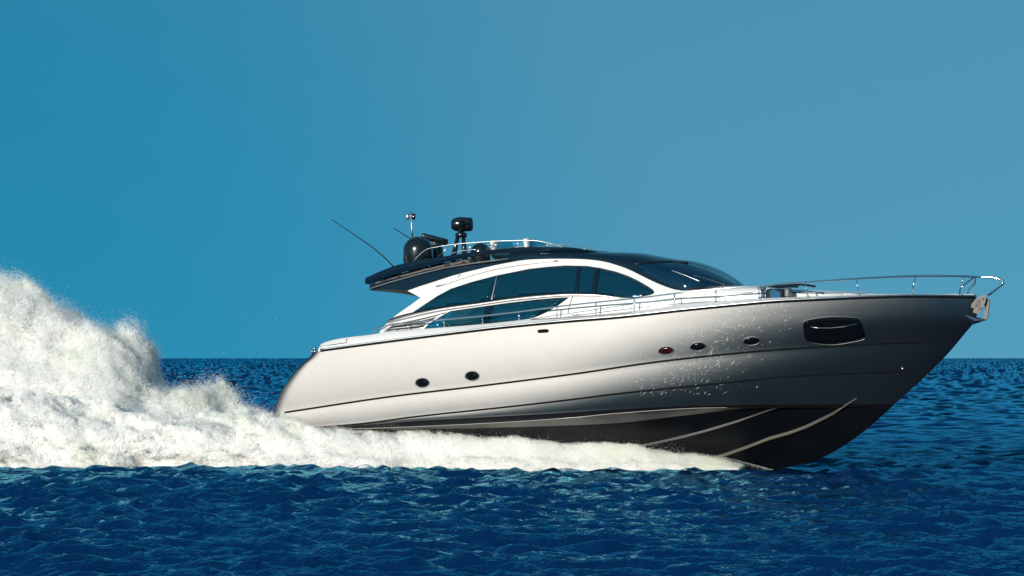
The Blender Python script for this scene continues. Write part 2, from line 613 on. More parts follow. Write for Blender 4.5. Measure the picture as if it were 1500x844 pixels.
ch = hull_row(3, 4, 1.0)
for side in (1, -1):
    m = MB()
    m.tube([(x, (y - 0.012) * side, z) for x, y, z in ch[8:104]], 0.014, n=6)
    m.build('chine_rail', M['silver'], HULL)
# rubbing strake along the deck edge
sh = side_rows[0]
for sgn in (1, -1):
    m = MB()
    m.tube([(x, (y - 0.012) * sgn, z - 0.005) for x, y, z in sh[3:-1]], 0.020, n=6)
    m.build('rubbing_strake', M['groove'])
    m = MB()
    m.tube([(x, (y - 0.016) * sgn, z + 0.042) for x, y, z in sh[3:-1]], 0.026, n=8)
    m.build('steel_rub_rail', M['dull_steel'])

# portholes
def ellipse(cx, cy, a, b, tilt=0.0, n=36, pw=2.0):
    out = []
    for k in range(n):
        t = 2 * math.pi * k / n
        c, s_ = math.cos(t), math.sin(t)
        x = a * math.copysign(abs(c) ** (2 / pw), c); y = b * math.copysign(abs(s_) ** (2 / pw), s_)
        out.append((cx + x * math.cos(tilt) - y * math.sin(tilt), cy + x * math.sin(tilt) + y * math.cos(tilt)))
    return out
for k, (cx, cy, a, b, red) in enumerate([(618.8, 560.8, 9.6, 6.4, 0), (691.8, 550.8, 9.8, 6.4, 0), (975.6, 513.8, 10.4, 5.9, 1), (1022.4, 507.8, 11.0, 5.9, 0), (1101, 499.7, 11.8, 5.7, 0)]):
    for side in (1, -1):
        m = MB()
        panel(m, ellipse(cx, cy, a, b, -0.08), on_hull, off=0.012, thick=0.05, step=2.5, gridstep=6)
        if side < 0:
            m.v = [(x, -y, z) for x, y, z in m.v]
        p = m.build('porthole', M['porthole_red' if red else 'porthole'])
        p['label'] = 'oval porthole with red interior' if red else 'oval dark porthole'
        m = MB()
        panel(m, ellipse(cx, cy, a + 1.1, b + 1.0, -0.08), on_hull, holes=[ellipse(cx, cy, a, b, -0.08)], off=0.02, thick=0.06, step=2.5, gridstep=40)
        if side < 0:
            m.v = [(x, -y, z) for x, y, z in m.v]
        m.build('porthole_rim', M['silver'], p)

BW = [(1176, 472), (1183.5, 468.5), (1213, 464.3), (1254, 465.3), (1259.5, 468.5), (1266.7, 486.7), (1267.6, 495), (1262, 498.4), (1220, 506), (1184, 501.6), (1179, 497.5)]
def grow(poly, d):
    p = np.array(poly, float); c = p.mean(0)
    v = p - c
    return [tuple(q) for q in c + v * (1 + d / np.maximum(np.hypot(*(v.T)), 1e-6))[:, None]]
BWr = rounded(BW, 4, 0.4)
for side in (1, -1):
    m = MB()
    panel(m, BWr, on_hull, off=0.008, thick=0.06, step=4, gridstep=9)
    if side < 0: m.v = [(x, -y, z) for x, y, z in m.v]
    hw = m.build('hull_window', M['porthole'])
    hw['label'] = 'large dark window in the bow'
    m = MB()
    panel(m, grow(BWr, 1.1), on_hull, holes=[BWr], off=0.018, thick=0.07, step=4, gridstep=60)
    if side < 0: m.v = [(x, -y, z) for x, y, z in m.v]
    m.build('window_frame', M['silver'], hw)
    m = MB()
    pts = [on_hull(x, y) for x, y in [(1187, 479), (1200, 480.2), (1215, 480.3), (1235, 478.5), (1256, 473.5)]]
    m.tube([tuple(p + n * 0.02) for p, n in pts], 0.011, n=6)
    if side < 0: m.v = [(x, -y, z) for x, y, z in m.v]
    m.build('window_bar', M['dull_steel'], hw)
    m = MB()
    panel(m, rounded([(787.5, 482.8), (803.8, 482.0), (803.8, 487.4), (787.5, 488.2)], 4, 0.3), on_hull, off=0.006, thick=0.04, step=3, gridstep=6)
    if side < 0: m.v = [(x, -y, z) for x, y, z in m.v]
    m.build('air_inlet', M['groove'])
    # towing eye low on the bow and its streak of a drain pipe
    m = MB()
    p, n = on_hull(1322, 540)
    m.lathe(p, [(0.035, 0), (0.04, 0.02), (0.02, 0.05)], axis=n, n=12)
    if side < 0: m.v = [(x, -y, z) for x, y, z in m.v]
    m.build('drain_fitting', M['dull_steel'])

# spray strakes on the bottom
for name, trace, r in [('spray_strake', [(1254.7, 583.5), (1237, 595), (1220, 606.5), (1200, 616.5), (1180, 626), (1155, 635), (1126, 643), (1095, 655), (1060, 667), (1020, 676)], 0.071),
                       ('spray_strake', [(1145, 595.5), (1121, 603), (1080, 617.5), (1040, 629.5), (1000, 640), (942, 652.5), (880, 662), (800, 671)], 0.06)]:
    for side in (1, -1):
        m = MB()
        rows = []
        for k, (x, y) in enumerate(trace):
            f = on_hull if y < 597 else on_bottom
            p, n = f(x, y)
            q, _ = f(x, y + 2.5)
            dn = (q - p); dn = dn - n * dn.dot(n)
            dn = dn.normalized() if dn.length > 1e-6 else Vector((0, 0, -1))
            rr = r * min(1, 0.25 + k * 0.28)
            # outward shelf whose lower face turns down
            rows.append([tuple(p - dn * rr * 0.9), tuple(p + n * rr * 0.9 - dn * rr * 0.1), tuple(p + n * rr * 0.75 + dn * rr * 0.35), tuple(p + dn * rr * 0.5 - n * 0.01)])
        m.grid(rows)
        m.fan(rows[0]); m.fan(rows[-1])
        if side < 0: m.v = [(x, -y, z) for x, y, z in m.v]
        m.build(name, M['strake' if r > 0.07 else 'strake_dark'], BOTTOM, smooth=True, angle=40)

# swim platform
sp0, sp1 = float(spix(401, 2.3)) + 0.35, float(spix(328, 2.3))
m = MB()
ztop = lambda s: zrow(s, 2.3, 604 + (401 - xpix(s, 2.3)) * 0.153)
rows = []
for s_ in np.linspace(sp0, sp1, 14):
    u = (sp0 - s_) / (sp0 - sp1)
    wv = 2.36 * (1 - 0.25 * max(0, (u - 0.6) / 0.4) ** 2)
    zt = ztop(s_); th = 0.34 * (1 - 0.5 * u)
    ws = np.linspace(-wv, wv, 9)
    rows.append([(s_, y, zt) for y in ws] + [(s_, y, zt - th) for y in ws[::-1]])
m.grid(rows, close_u=True)
m.fan(rows[0]); m.fan(rows[-1])
m.build('swim_platform', M['silver'], angle=35)

# ================================================================ DECK MOULDING
TE = curve([(455, 516), (462, 511.5), (464, 508.5), (470, 504), (478, 500.5), (500, 495.5), (545, 490), (560, 487.5), (620, 482), (700, 475.5), (780, 467.5), (870, 461), (930, 455), (1000, 446), (1060, 440.5), (1113, 437.2), (1158, 435.6), (1210, 433.6), (1288, 430.8), (1427, 431.3), (1440, 431.5)])
rows = []
tt = TS[2:-1]
w0 = wshape(tt, *LEVELS[0][1:])
s_all = sh[2:-1, 0]
def inset(d):
    return np.clip(w0 - d * np.clip(w0 / 1.2, 0, 1), 0.0, None)
zs = sh[2:-1, 2]
wT = inset(0.20)
zT = zrow(s_all, wT, TE(xpix(s_all, wT)))
zT = np.maximum(zT, zs + 0.05)
rows = [np.stack([s_all, -inset(0.004), zs + 0.0], 1),
        np.stack([s_all, -inset(0.012), zs + 0.06], 1),
        np.stack([s_all, -inset(0.09), zs * 0.45 + zT * 0.55], 1),
        np.stack([s_all, -inset(0.185), zT - 0.015], 1),
        np.stack([s_all, -inset(0.23), zT + 0.004], 1),
        np.stack([s_all, -inset(0.40), zT - 0.01], 1),
        np.stack([s_all, -w0 * 0.5, zT + 0.0], 1),
        np.stack([s_all, 0 * w0, zT + 0.02], 1)]
m = MB(); m.grid(rows); m.mirror()
end = [tuple(r[0]) for r in rows] + [(x, -y, z) for x, y, z in [tuple(r[0]) for r in reversed(rows[:-1])]]
m.fan(end)
end = [tuple(r[-1]) for r in rows] + [(x, -y, z) for x, y, z in [tuple(r[-1]) for r in reversed(rows[:-1])]]
m.fan(end)
DECK = m.build('deck', M['white']); weld(DECK); DECK.data.set_sharp_from_angle(angle=R(50))
DECK_BVH = bvh_of(DECK)
on_deck = on(DECK_BVH)
# gate seam and the chrome fairlead on the quarter
for side in (1, -1):
    m = MB()
    pts = [on_deck(x, y) for x, y in [(469, 508.3), (485, 505.5), (500, 503.3), (507.5, 502.2), (507.8, 499), (508, 496.5)]]
    m.tube([tuple(p + n * 0.004) for p, n in pts], 0.010, n=5)
    if side < 0: m.v = [(x, -y, z) for x, y, z in m.v]
    m.build('gate_seam', M['groove'], DECK)
    m = MB()
    for dx in (-2.6, 1.2):
        a = P(460 + dx, 520, 2.42); b = P(460 + dx, 511, 2.42)
        m.tube([a, b], 0.028, n=10)
    a = P(456.5, 511.5, 2.42); b = P(464, 510.5, 2.42)
    m.tube([a, b], 0.03, n=8)
    if side < 0: m.v = [(x, -y, z) for x, y, z in m.v]
    m.build('stern_fairlead', M['steel'])
    # step line of the side deck
    m = MB()
    pts = [(x, y) for x, y in [(778, 467.0), (800, 466), (840, 463.6), (870, 461.3), (900, 459.2), (925, 457)]]
    pts = [on_deck(x, y + 1.5) for x, y in pts]
    m.tube([tuple(p + n * 0.004) for p, n in pts], 0.009, n=5)
    if side < 0: m.v = [(x, -y, z) for x, y, z in m.v]
    m.build('side_deck_seam', M['groove'], DECK)
    # cleat amidships
    m = MB()
    for x in (842.5, 847.5):
        p, n = on_deck(x, 465.2)
        m.tube([tuple(p), tuple(p + Vector((0, -0.02 , 0.085)))], 0.012, n=6)
    p, n = on_deck(838.5, 464.6); q, _ = on_deck(848.5, 463.8)
    m.tube([tuple(p + Vector((0, -0.03, 0.06))), tuple(q + Vector((0, -0.03, 0.06)))], 0.012, n=6)
    if side < 0: m.v = [(x, -y, z) for x, y, z in m.v]
    m.build('mooring_cleat', M['dull_steel'])

# ================================================================ CABIN
LOW = curve([(540, 491), (560, 488), (620, 482.8), (700, 476.3), (780, 468.3), (870, 461.8), (930, 455.8), (1000, 447), (1060, 442.5), (1100, 439)])
TOPB = curve([(530, 499), (556, 486.2), (565, 475), (573, 467.5), (596, 450.5), (613, 438.7), (625, 428), (640, 414), (652, 407.6), (673, 401.3), (700, 394.6), (737, 386.3), (780, 380), (817, 379.2), (849, 379.6), (877, 382), (913, 391.7), (956, 412), (977, 420.7), (999, 426), (1040, 423), (1075, 421.3), (1100, 420.5)])
WL = curve([(540, 2.25), (800, 2.25), (900, 2.18), (1000, 2.0), (1040, 1.85), (1075, 1.62), (1090, 1.45)])
WU = curve([(540, 2.1), (570, 2.05), (613, 1.95), (650, 1.86), (700, 1.78), (780, 1.70), (850, 1.66), (913, 1.68), (956, 1.78), (999, 1.86), (1040, 1.72), (1075, 1.45), (1090, 1.25)])
def cab_w(px, py):
    lo, up = LOW(px), TOPB(px)
    v = (lo - py) / np.maximum(lo - up, 4.0)
    v = np.clip(v, -0.3, 1.3)
    return WL(px) + (WU(px) - WL(px)) * v + 0.06 * np.clip(4 * v * (1 - v), -1, 1)
def on_cabin(px, py):
    q = lambda a, b: Vector(P(a, b, cab_w(a, b)))
    p = q(px, py)
    n = (q(px + 1, py) - q(px - 1, py)).cross(q(px, py - 1) - q(px, py + 1)).normalized()
    if n.y > 0: n = -n
    return p, n

WIN_UP = [(603, 458.5), (618, 448.5), (640, 434), (660.5, 423), (690, 413.3), (727, 403.6), (774.7, 394), (800, 391), (828, 388.9), (860, 389.6), (880, 392.6), (902.7, 398), (920, 404), (934.7, 411), (948, 418.6), (956, 424), (958.8, 428), (957, 430.6), (951.7, 432.6), (930, 436.6), (913, 436.9), (905, 435.4), (890, 432.6), (871, 430), (855, 429.4), (839, 429.3), (785, 432), (740, 437), (700, 443), (652, 449.3)]
WIN_LO = [(660, 455.6), (700, 449.9), (742, 444), (785, 438.9), (812, 436.6), (834, 435.4), (826, 441.5), (817, 448), (808, 453.5), (800, 458), (788, 463.5), (776.8, 467.2), (745, 470.8), (712.8, 474.2), (665, 478.4), (621, 481.8), (628, 474.5), (643, 465)]
VENT = [(577, 474.8), (600, 470.3), (630, 463.7), (657, 456.6), (640, 464.6), (625, 474.3), (617, 481.8), (590, 484.2), (561, 486.5)]
xs_lo = np.concatenate([np.arange(556, 1076, 12)]); xs_up = xs_lo[::-1]
out = [(x, float(LOW(x)) + 0.6) for x in xs_lo] + [(x, float(TOPB(x))) for x in xs_up]
m = MB()
panel(m, out, on_cabin, holes=[WIN_UP, WIN_LO, VENT], off=0.0, thick=0.07, step=5, gridstep=11)
m.mirror()
CABIN = m.build('cabin', M['white'], fix=True, angle=50)
CABIN['label'] = 'white cabin side with a swept window arch'

def side_parts(fn):
    for side in (1, -1):
        m = MB()
        res = fn(m)
        if side < 0: m.v = [(x, -y, z) for x, y, z in m.v]
        yield m
# window panes split at the thin joint
def clip_x(poly, f, keep_left):
    """part of a polygon on one side of the slanted line x = f(y)"""
    d = dense(poly, 2.0)
    o = []
    n = len(d)
    for i in range(n):
        a, b = d[i], d[(i + 1) % n]
        sa, sb = a[0] - f(a[1]), b[0] - f(b[1])
        if (sa <= 0) == keep_left: o.append(a)
        if (sa <= 0) != (sb <= 0):
            t = sa / (sa - sb); o.append((a[0] + (b[0] - a[0]) * t, a[1] + (b[1] - a[1]) * t))
    q = [o[0]]
    for p in o[1:]:
        if math.hypot(p[0] - q[-1][0], p[1] - q[-1][1]) > 0.8: q.append(p)
    if math.hypot(q[0][0] - q[-1][0], q[0][1] - q[-1][1]) < 0.8: q.pop()
    return q
ln1 = lambda y: 727.7 + (y - 403.6) * (719.3 - 727.7) / (442 - 403.6)
ln2 = lambda y: 717 + (y - 447) * (712 - 717) / (474 - 447)
def shift(f, d): return lambda y: f(y) + d
def piece(poly, name, ma, off=-0.02, thick=0.02, parent=None, step=4, grid=12):
    res = []
    for side in (1, -1):
        m = MB()
        panel(m, poly, on_cabin, off=off, thick=thick, step=step, gridstep=grid)
        if side < 0: m.v = [(x, -y, z) for x, y, z in m.v]
        res.append(m.build(name, ma, parent[0 if side > 0 else 1] if isinstance(parent, list) else (parent or YACHT)))
    return res
wa = piece(clip_x(WIN_UP, shift(ln1, -0.5), True), 'side_window', M['tint'])
wb = piece(clip_x(WIN_UP, shift(ln1, 0.5), False), 'side_window', M['tint'])
wc = piece(clip_x(WIN_LO, shift(ln2, -3), True), 'side_window', M['clear'])
wd = piece(clip_x(WIN_LO, shift(ln2, 3), False), 'side_window', M['clear'])
for o in wa + wb: o['label'] = 'dark tinted upper side window'
for o in wc + wd: o['label'] = 'lighter lower side window'
piece([(ln1(403.9) - 0.6, 404.2), (ln1(403.9) + 0.6, 403.8), (ln1(441.5) + 0.6, 440.6), (ln1(441.5) - 0.6, 440.8)], 'window_joint', M['dull_steel'], 0.0, 0.05, wb)
piece([(ln2(447) - 3, 448), (ln2(447) + 3, 447.2), (ln2(473.8) + 3, 473.6), (ln2(473.8) - 3, 474.4)], 'window_post', M['navy'], -0.01, 0.06, wd)
piece([(845, 390.6), (851, 390.4), (846.5, 430), (840.5, 430)], 'window_post', M['navy'], -0.012, 0.03, wb)
piece([(871, 392), (879, 393.4), (873.5, 431), (866, 430)], 'window_post', M['navy'], -0.012, 0.03, wb)
# silver band that sweeps between the windows
BT = curve([(566, 473), (580, 466.3), (600, 460.5), (652, 450.2), (700, 443.9), (740, 438), (785, 432.9), (839, 430.0), (871, 430.8), (905, 436.2), (915, 439)])
BB = curve([(566, 474.6), (580, 471.5), (600, 466.6), (652, 455.3), (700, 448.6), (740, 442.8), (785, 438), (839, 434.3), (871, 434.6), (905, 437.6), (915, 440)])
xs = np.concatenate([np.arange(566, 912, 8.0), [913]])
bandp = [(x, float(BB(x))) for x in xs] + [(x, float(BT(x))) for x in xs[::-1]]
piece(bandp, 'window_band', M['silverband'], 0.035, 0.06, CABIN, 6, 60)
xs = np.concatenate([np.arange(572, 908, 8.0)])
piece([(x, float(BT(x)) * 0.82 + float(BB(x)) * 0.18 ) for x in xs] + [(x, float(BT(x)) - 0.7) for x in xs[::-1]], 'band_edge', M['groove'], 0.040, 0.05, CABIN, 6, 60)
# vent recess with louvre blades
rec = piece(VENT, 'vent_recess', M['recess'], -0.05, 0.05, CABIN, 4, 14)
for a in [[(578, 475.6), (602, 471.2), (632, 464.6), (653, 459), (645, 462.6), (630, 467.4), (602, 473.8), (574, 478.4)],
          [(569, 480.6), (600, 477.2), (620, 473.8), (631, 469.8), (627, 474.2), (615, 477.6), (600, 479.8), (566, 482.8)],
          [(564, 484.4), (600, 481.6), (619, 479.4), (623, 475.4), (619, 481.2), (600, 483.4), (562, 486)]]:
    piece(a, 'louvre_blade', M['silverband'], 0.01, 0.05, CABIN, 4, 40)

# grab line on the cabin top edge: long flush handrail in the white arch
for pts in ([(625, 424), (650, 417.5), (673, 409.3), (700, 401), (722, 395.4), (764, 388.2), (800, 383.8), (817, 382.9)],):
    for side in (1, -1):
        m = MB()
        q = [on_cabin(x, max(y, float(TOPB(x)) + 1.0)) for x, y in [(x, float(np.interp(x, [p[0] for p in pts], [p[1] for p in pts]))) for x in np.linspace(640, 817, 26)]]
        m.tube([tuple(p + n * 0.03) for p, n in q], 0.014, n=6)
        for k in (0, 7, 13, 19, 25):
            p, n = q[k]
            m.tube([tuple(p - n * 0.01), tuple(p + n * 0.03)], 0.016, n=6)
        if side < 0: m.v = [(x, -y, z) for x, y, z in m.v]
        m.build('arch_handrail', M['dull_steel'])

# seam of the side door in the white panel
for side in (1, -1):
    m = MB()
    q = [on_cabin(x, y) for x, y in [(839.5, 432), (837, 440), (834.5, 448), (832.5, 457), (832, 460)]]
    m.tube([tuple(p + n * 0.003) for p, n in q], 0.009, n=5)
    if side < 0: m.v = [(x, -y, z) for x, y, z in m.v]
    m.build('panel_seam', M['groove'], CABIN)

# ================================================================ ROOF AND WINDSCREEN
# lower side edge of the roof (meets the white arch) and crown, by station
PX1 = 999.0
s1, _ = inv(PX1, 426, 1.86); s1 = float(s1)
A_FRONT = 1.12
s_end = s1 + A_FRONT
EDGE_PY = curve([(536, 425.5), (571, 424.0), (597, 424.8), (620, 417.4), (640, 411.0), (652, 407.2), (673, 400.9), (700, 394.2), (737, 385.9), (780, 379.6), (817, 378.8), (849, 379.2), (877, 381.6), (913, 391.3), (956, 411.6), (977, 420.3), (999, 425.6)])
CROWN_PY = curve([(541, 423), (560, 417), (588, 408.6), (620, 400), (652, 392), (690, 386), (719, 382.5), (738, 381), (756, 374), (775, 368), (800, 365.5), (828, 364.8), (877, 368.8), (903, 369.8), (941, 371), (973, 376.5), (1000, 381.5), (1020, 385.5), (1040, 390)])
WE = curve([(536, 1.75), (560, 1.82), (613, 1.84), (650, 1.84), (700, 1.77), (780, 1.69), (850, 1.65), (913, 1.67), (956, 1.77), (999, 1.85)])
s_aft = float(spix(541, 1.78))
stn = np.concatenate([np.linspace(s_aft, s1, 140)[:-1], s1 + A_FRONT * np.sin(np.linspace(0, math.pi / 2, 70))])
front_z = zrow(s_end, 0.0, 419.5)
CROWN_S, CROWN_Z = [], []
for px in np.linspace(541, 1040, 200):
    w_ = 1.0 if px < 730 else max(0.0, 1.0 - (px - 730) / 120)
    s_, z_ = inv(px, CROWN_PY(px), w_)
    CROWN_S.append(float(s_)); CROWN_Z.append(float(z_))
rows = []
roof_info = []
for s_ in stn:
    if s_ <= s1:
        w_ = 1.8
        for _ in range(8):
            w_ = float(WE(xpix(s_, w_)))
        ze = float(zrow(s_, w_, EDGE_PY(xpix(s_, w_))))
    else:
        u = (s_ - s1) / A_FRONT
        w_ = 1.85 * math.sqrt(max(0, 1 - u ** 2.2)) 
        ze0 = float(zrow(s1, 1.85, 425.6))
        ze = ze0 + (front_z - ze0) * u
    zc = float(np.interp(s_, CROWN_S, CROWN_Z))
    if s_ > s1 - 0.6:
        u = (s_ - (s1 - 0.6)) / (s_end - (s1 - 0.6))
        zc0 = float(np.interp(s1 - 0.6, CROWN_S, CROWN_Z))
        zc = front_z + (zc0 - front_z) * max(0.0, (1 - u ** 1.9)) ** 0.95
    zc = max(zc, ze + 0.0)
    pxs = xpix(s_, w_)
    e = float(np.interp(pxs, [560, 720, 800, 950, 1100], [0.22, 0.30, 0.62, 0.80, 0.9]))
    sec = []
    for ph in np.linspace(0, math.pi, 81):
        c, q = math.cos(ph), math.sin(ph)
        sec.append((s_, -w_ * math.copysign(abs(c) ** e, c), ze + (zc - ze) * abs(q) ** e))
    rows.append(sec)
    roof_info.append((s_, w_, ze, zc))
m = MB()
m.grid(rows)
# underside, dished down under the aft overhang
und = []
for (s_, w_, ze, zc) in roof_info:
    px = xpix(s_, w_)
    dish = float(np.interp(px, [541, 597, 618, 660, 720], [0.02, 0.20, 0.27, 0.16, 0.0]))
    und.append([(s_, -w_ * c, ze - dish * (1 - abs(c) ** 3)) for c in np.linspace(1, -1, 41)])
m.grid(und, mi=1)
m.fan(rows[0])
ROOF = m.build('roof', [M['navy'], M['olive']])
weld(ROOF, 2e-3); ROOF.data.set_sharp_from_angle(angle=R(40))
ROOF['label'] = 'navy blue roof with an aft overhang'
ROOF_BVH = bvh_of(ROOF)
on_roof = on(ROOF_BVH)

# white tips of the arch that carry the overhang
TIP = [(597, 426), (612, 420.6), (640, 411.6), (652, 407.8), (673, 401.5), (668, 412), (640, 428), (622, 437.6), (618.5, 437.5)]
for side in (1, -1):
    m = MB()
    surf = lambda px, py: (Vector(P(px, py, 1.89)), Vector((0, -1, 0)))
    panel(m, TIP, surf, off=0.0, thick=0.10, step=5, gridstep=14)
    if side < 0: m.v = [(x, -y, z) for x, y, z in m.v]
    m.build('arch_bracket', M['white'], CABIN, angle=40)

def smooth_pts(pts, n=40):
    p = np.array(pts, float)
    d = np.concatenate([[0], np.cumsum(np.hypot(*np.diff(p, axis=0).T))])
    q = np.linspace(0, d[-1], n)
    fx, fy = curve(list(zip(d, p[:, 0]))), curve(list(zip(d, p[:, 1])))
    return list(zip(fx(q), fy(q)))
# windscreen glass on the loft of the roof
GL = [(932, 389.5), (955, 386.4), (985, 385.2), (1015, 389.4), (1038, 396.3), (1056, 403.6), (1068, 409.6), (1076, 415), (1078, 419.4), (1060, 421.2), (1030, 423.2), (1003, 424.2), (985, 420), (966, 411), (948, 401.5)]
m = MB()
panel(m, GL, on_roof, off=0.035, thick=0.04, step=2, gridstep=2.6)
WS = m.build('windscreen', M['screen'])
WS['label'] = 'raked wraparound dark windscreen'
m = MB()
q = [on_roof(x, y) for x, y in smooth_pts([(928, 388.8), (955, 385.8), (985, 384.9), (1008, 387.2)], 14)]
m.tube([tuple(p + n * 0.035) for p, n in q], 0.03, n=8)
m.build('visor_edge', M['black'], WS)
for a, b, c in [((984.5, 398.5), (1003, 405), (1023, 413)), ((1016, 405.5), (1038, 411.5), (1058, 417.5))]:
    m = MB()
    q = [on_roof(*t) for t in (a, b, c)]
    m.tube([tuple(p + n * 0.05) for p, n in q], 0.013, n=6)
    p, n = q[2]
    m.tube([tuple(p - n * 0.01), tuple(p + n * 0.055)], 0.03, n=8)
    p, n = q[1]
    m.tube([tuple(q[0][0] + q[0][1] * 0.03), tuple(p + n * 0.03)], 0.02, mi=1, n=6)
    m.build('wiper', [M['dull_steel'], M['rubber']], WS)

# ================================================================ FLYBRIDGE COAMING
UT = curve([(535, 407), (550, 400), (577, 389.5), (609, 381.9), (640, 377), (673, 372), (716, 366), (780, 361.6), (828, 362), (855, 365), (882, 370.5)])
UB = curve([(536.5, 416.2), (550, 411), (577, 402.8), (609, 394.2), (640, 387), (673, 379.8), (716, 373), (740, 370.6), (780, 368.4), (828, 369.0), (855, 370.2), (882, 373)])
WC = curve([(535, 1.78), (560, 1.86), (620, 1.86), (700, 1.80), (780, 1.70), (830, 1.52), (882, 1.15)])
def rail_sec(px):
    w_ = float(WC(px))
    zt = P(px, float(UT(px)), w_); zb = P(px, float(UB(px)), w_)
    s_ = zt[0]
    return [(s_, -w_ + 0.04, zt[2]), (s_, -w_, zt[2] - 0.03), (s_, -w_ - 0.02, 0.5 * (zt[2] + zb[2])), (zb[0], -w_ + 0.03, zb[2]), (zb[0], -w_ + 0.16, zb[2] + 0.02), (s_, -w_ + 0.14, zt[2])]
for side in (1, -1):
    m = MB()
    rows = [rail_sec(x) for x in np.linspace(535, 882, 60)]
    m.grid(rows, close_u=True); m.fan(rows[0]); m.fan(rows[-1])
    if side < 0: m.v = [(x, -y, z) for x, y, z in m.v]
    m.build('flybridge_coaming', M['navy'], angle=50)
# spoiler that joins both coamings at the back
m = MB()
rows = []
for y in np.linspace(-1.76, 1.76, 15):
    b = 0.25 * (1 - (y / 1.76) ** 2)
    a_t, a_b = P(535, 407, 1.78), P(536.5, 416.2, 1.78)
    f_t, f_b = P(560, 396, 1.78), P(560, 408, 1.78)
    rows.append([(a_t[0] - b, y, a_t[2]), (a_b[0] - b, y, a_b[2]), (f_b[0], y, f_b[2]), (f_t[0], y, f_t[2] - 0.04)])
m.grid(rows, close_u=True); m.fan(rows[0]); m.fan(rows[-1])
m.build('aft_spoiler', M['navy'], angle=40)
# recessed wall between coaming and roof
RW = [(541, 417.5), (577, 403.5), (609, 394.8), (640, 387.8), (672, 380.6), (690, 379), (690, 387.5), (652, 393.5), (620, 401.5), (588, 410), (560, 418.5), (545, 423)]
for side in (1, -1):
    m = MB()
    panel(m, RW, lambda px, py: (Vector(P(px, py, 1.70)), Vector((0, -1, 0))), thick=0.08, step=6, gridstep=20)
    if side < 0: m.v = [(x, -y, z) for x, y, z in m.v]
    m.build('coaming_wall', M['recess'])
    m = MB()
    q = [P(x, y, 1.86) for x, y in [(541.5, 423.2), (552, 419.6), (570, 414.0), (588, 408.9), (620, 400.2), (652, 392.3), (690, 386.2), (719, 382.4), (745, 379.2)]]
    m.tube(q, 0.022, n=6)
    if side < 0: m.v = [(x, -y, z) for x, y, z in m.v]
    m.build('roof_trim', M['trim'], ROOF)
# helm wall in front, closing the fly cockpit
HW = [(744, 369.5), (800, 367), (850, 369.5), (875, 372), (850, 376), (800, 377), (772, 378.5), (758, 380)]
for side in (1, -1):
    m = MB()
    panel(m, HW, lambda px, py: (Vector(P(px, py, float(WC(px)) - 0.06)), Vector((0, -1, 0))), thick=0.08, step=6, gridstep=20)
    if side < 0: m.v = [(x, -y, z) for x, y, z in m.v]
    m.build('coaming_wall', M['navy'])

# rails on the flybridge
def rail(name, pts, w, r, parent=YACHT, ma='steel'):
    """a traced tube on both sides"""
    res = []
    for side in (1, -1):
        m = MB()
        m.tube([((x), y * side, z) for x, y, z in [P(a, b, w(a) if callable(w) else w) for a, b in pts]], r, n=8)
        res.append(m.build(name, M[ma], parent[0 if side > 0 else 1] if isinstance(parent, list) else parent))
    return res
wfl = lambda a: float(WC(a)) - 0.06
fr = rail('flybridge_rail', smooth_pts([(604, 384), (612, 376), (620, 368.6), (626, 364.8), (640, 362), (658, 359), (690, 355.8), (722, 353.6), (764, 352.4), (781, 352.4), (800, 355.6), (815, 359.5), (829, 363.5)], 40), wfl, 0.014, ma='dull_steel')
for a, b in [((658.4, 359.4), (642, 376.8)), ((694, 356), (680, 371.5)), ((733, 353.4), (717, 366)), ((763, 352.8), (752, 363.5)), ((804, 357), (800, 362.5))]:
    rail('rail_stay', [a, b], wfl, 0.012, fr, ma='dull_steel')
rail('seat_rail', smooth_pts([(660.5, 373), (666, 370), (674, 368), (690, 366.2), (696, 365.6), (697, 368)], 14), 1.3, 0.013, ma='dull_steel')

# flybridge seats and wind deflectors
for px, w_, h in [(725, 1.2, 0), (725, -0.2, 0), (774, 0.75, 1)]:
    m = MB()
    a = P(px, 366, w_); top = P(px, 351.5 if not h else 348.6, w_)
    zb = a[2] - 0.25
    m.rbox((a[0], a[1], 0.5 * (zb + top[2])), (0.12, 0.44, top[2] - zb), 0.04, tilt=-0.12)
    m.rbox((a[0] + 0.25, a[1], zb + 0.1), (0.5, 0.46, 0.16), 0.05)
    m.build('helm_seat', M['white'])
for (x0, x1, yt0, yt1, yb, w_) in [(729, 752, 353.8, 355.0, 364, 1.25), (776, 800, 349.6, 354.0, 361.6, 0.55)]:
    m = MB()
    panel(m, [(x0, yb), (x0 + 0.5, yt0), (x1 - 2, yt1), (x1, yb - 1)], lambda px, py, w_=w_: (Vector(P(px, py, w_)), Vector((0, -1, 0))), thick=0.02, step=4, gridstep=8)
    m.build('wind_deflector', M['clear'], smooth=False)
m = MB()
a = P(735, 376, 0.6)
m.rbox((a[0], a[1], a[2] - 0.02), (0.34, 0.7, 0.12), 0.05)
m.rbox((a[0] - 0.02, a[1] + 0.1, a[2] + 0.06), (0.28, 0.5, 0.1), 0.04)
m.build('sun_pad', M['white'])

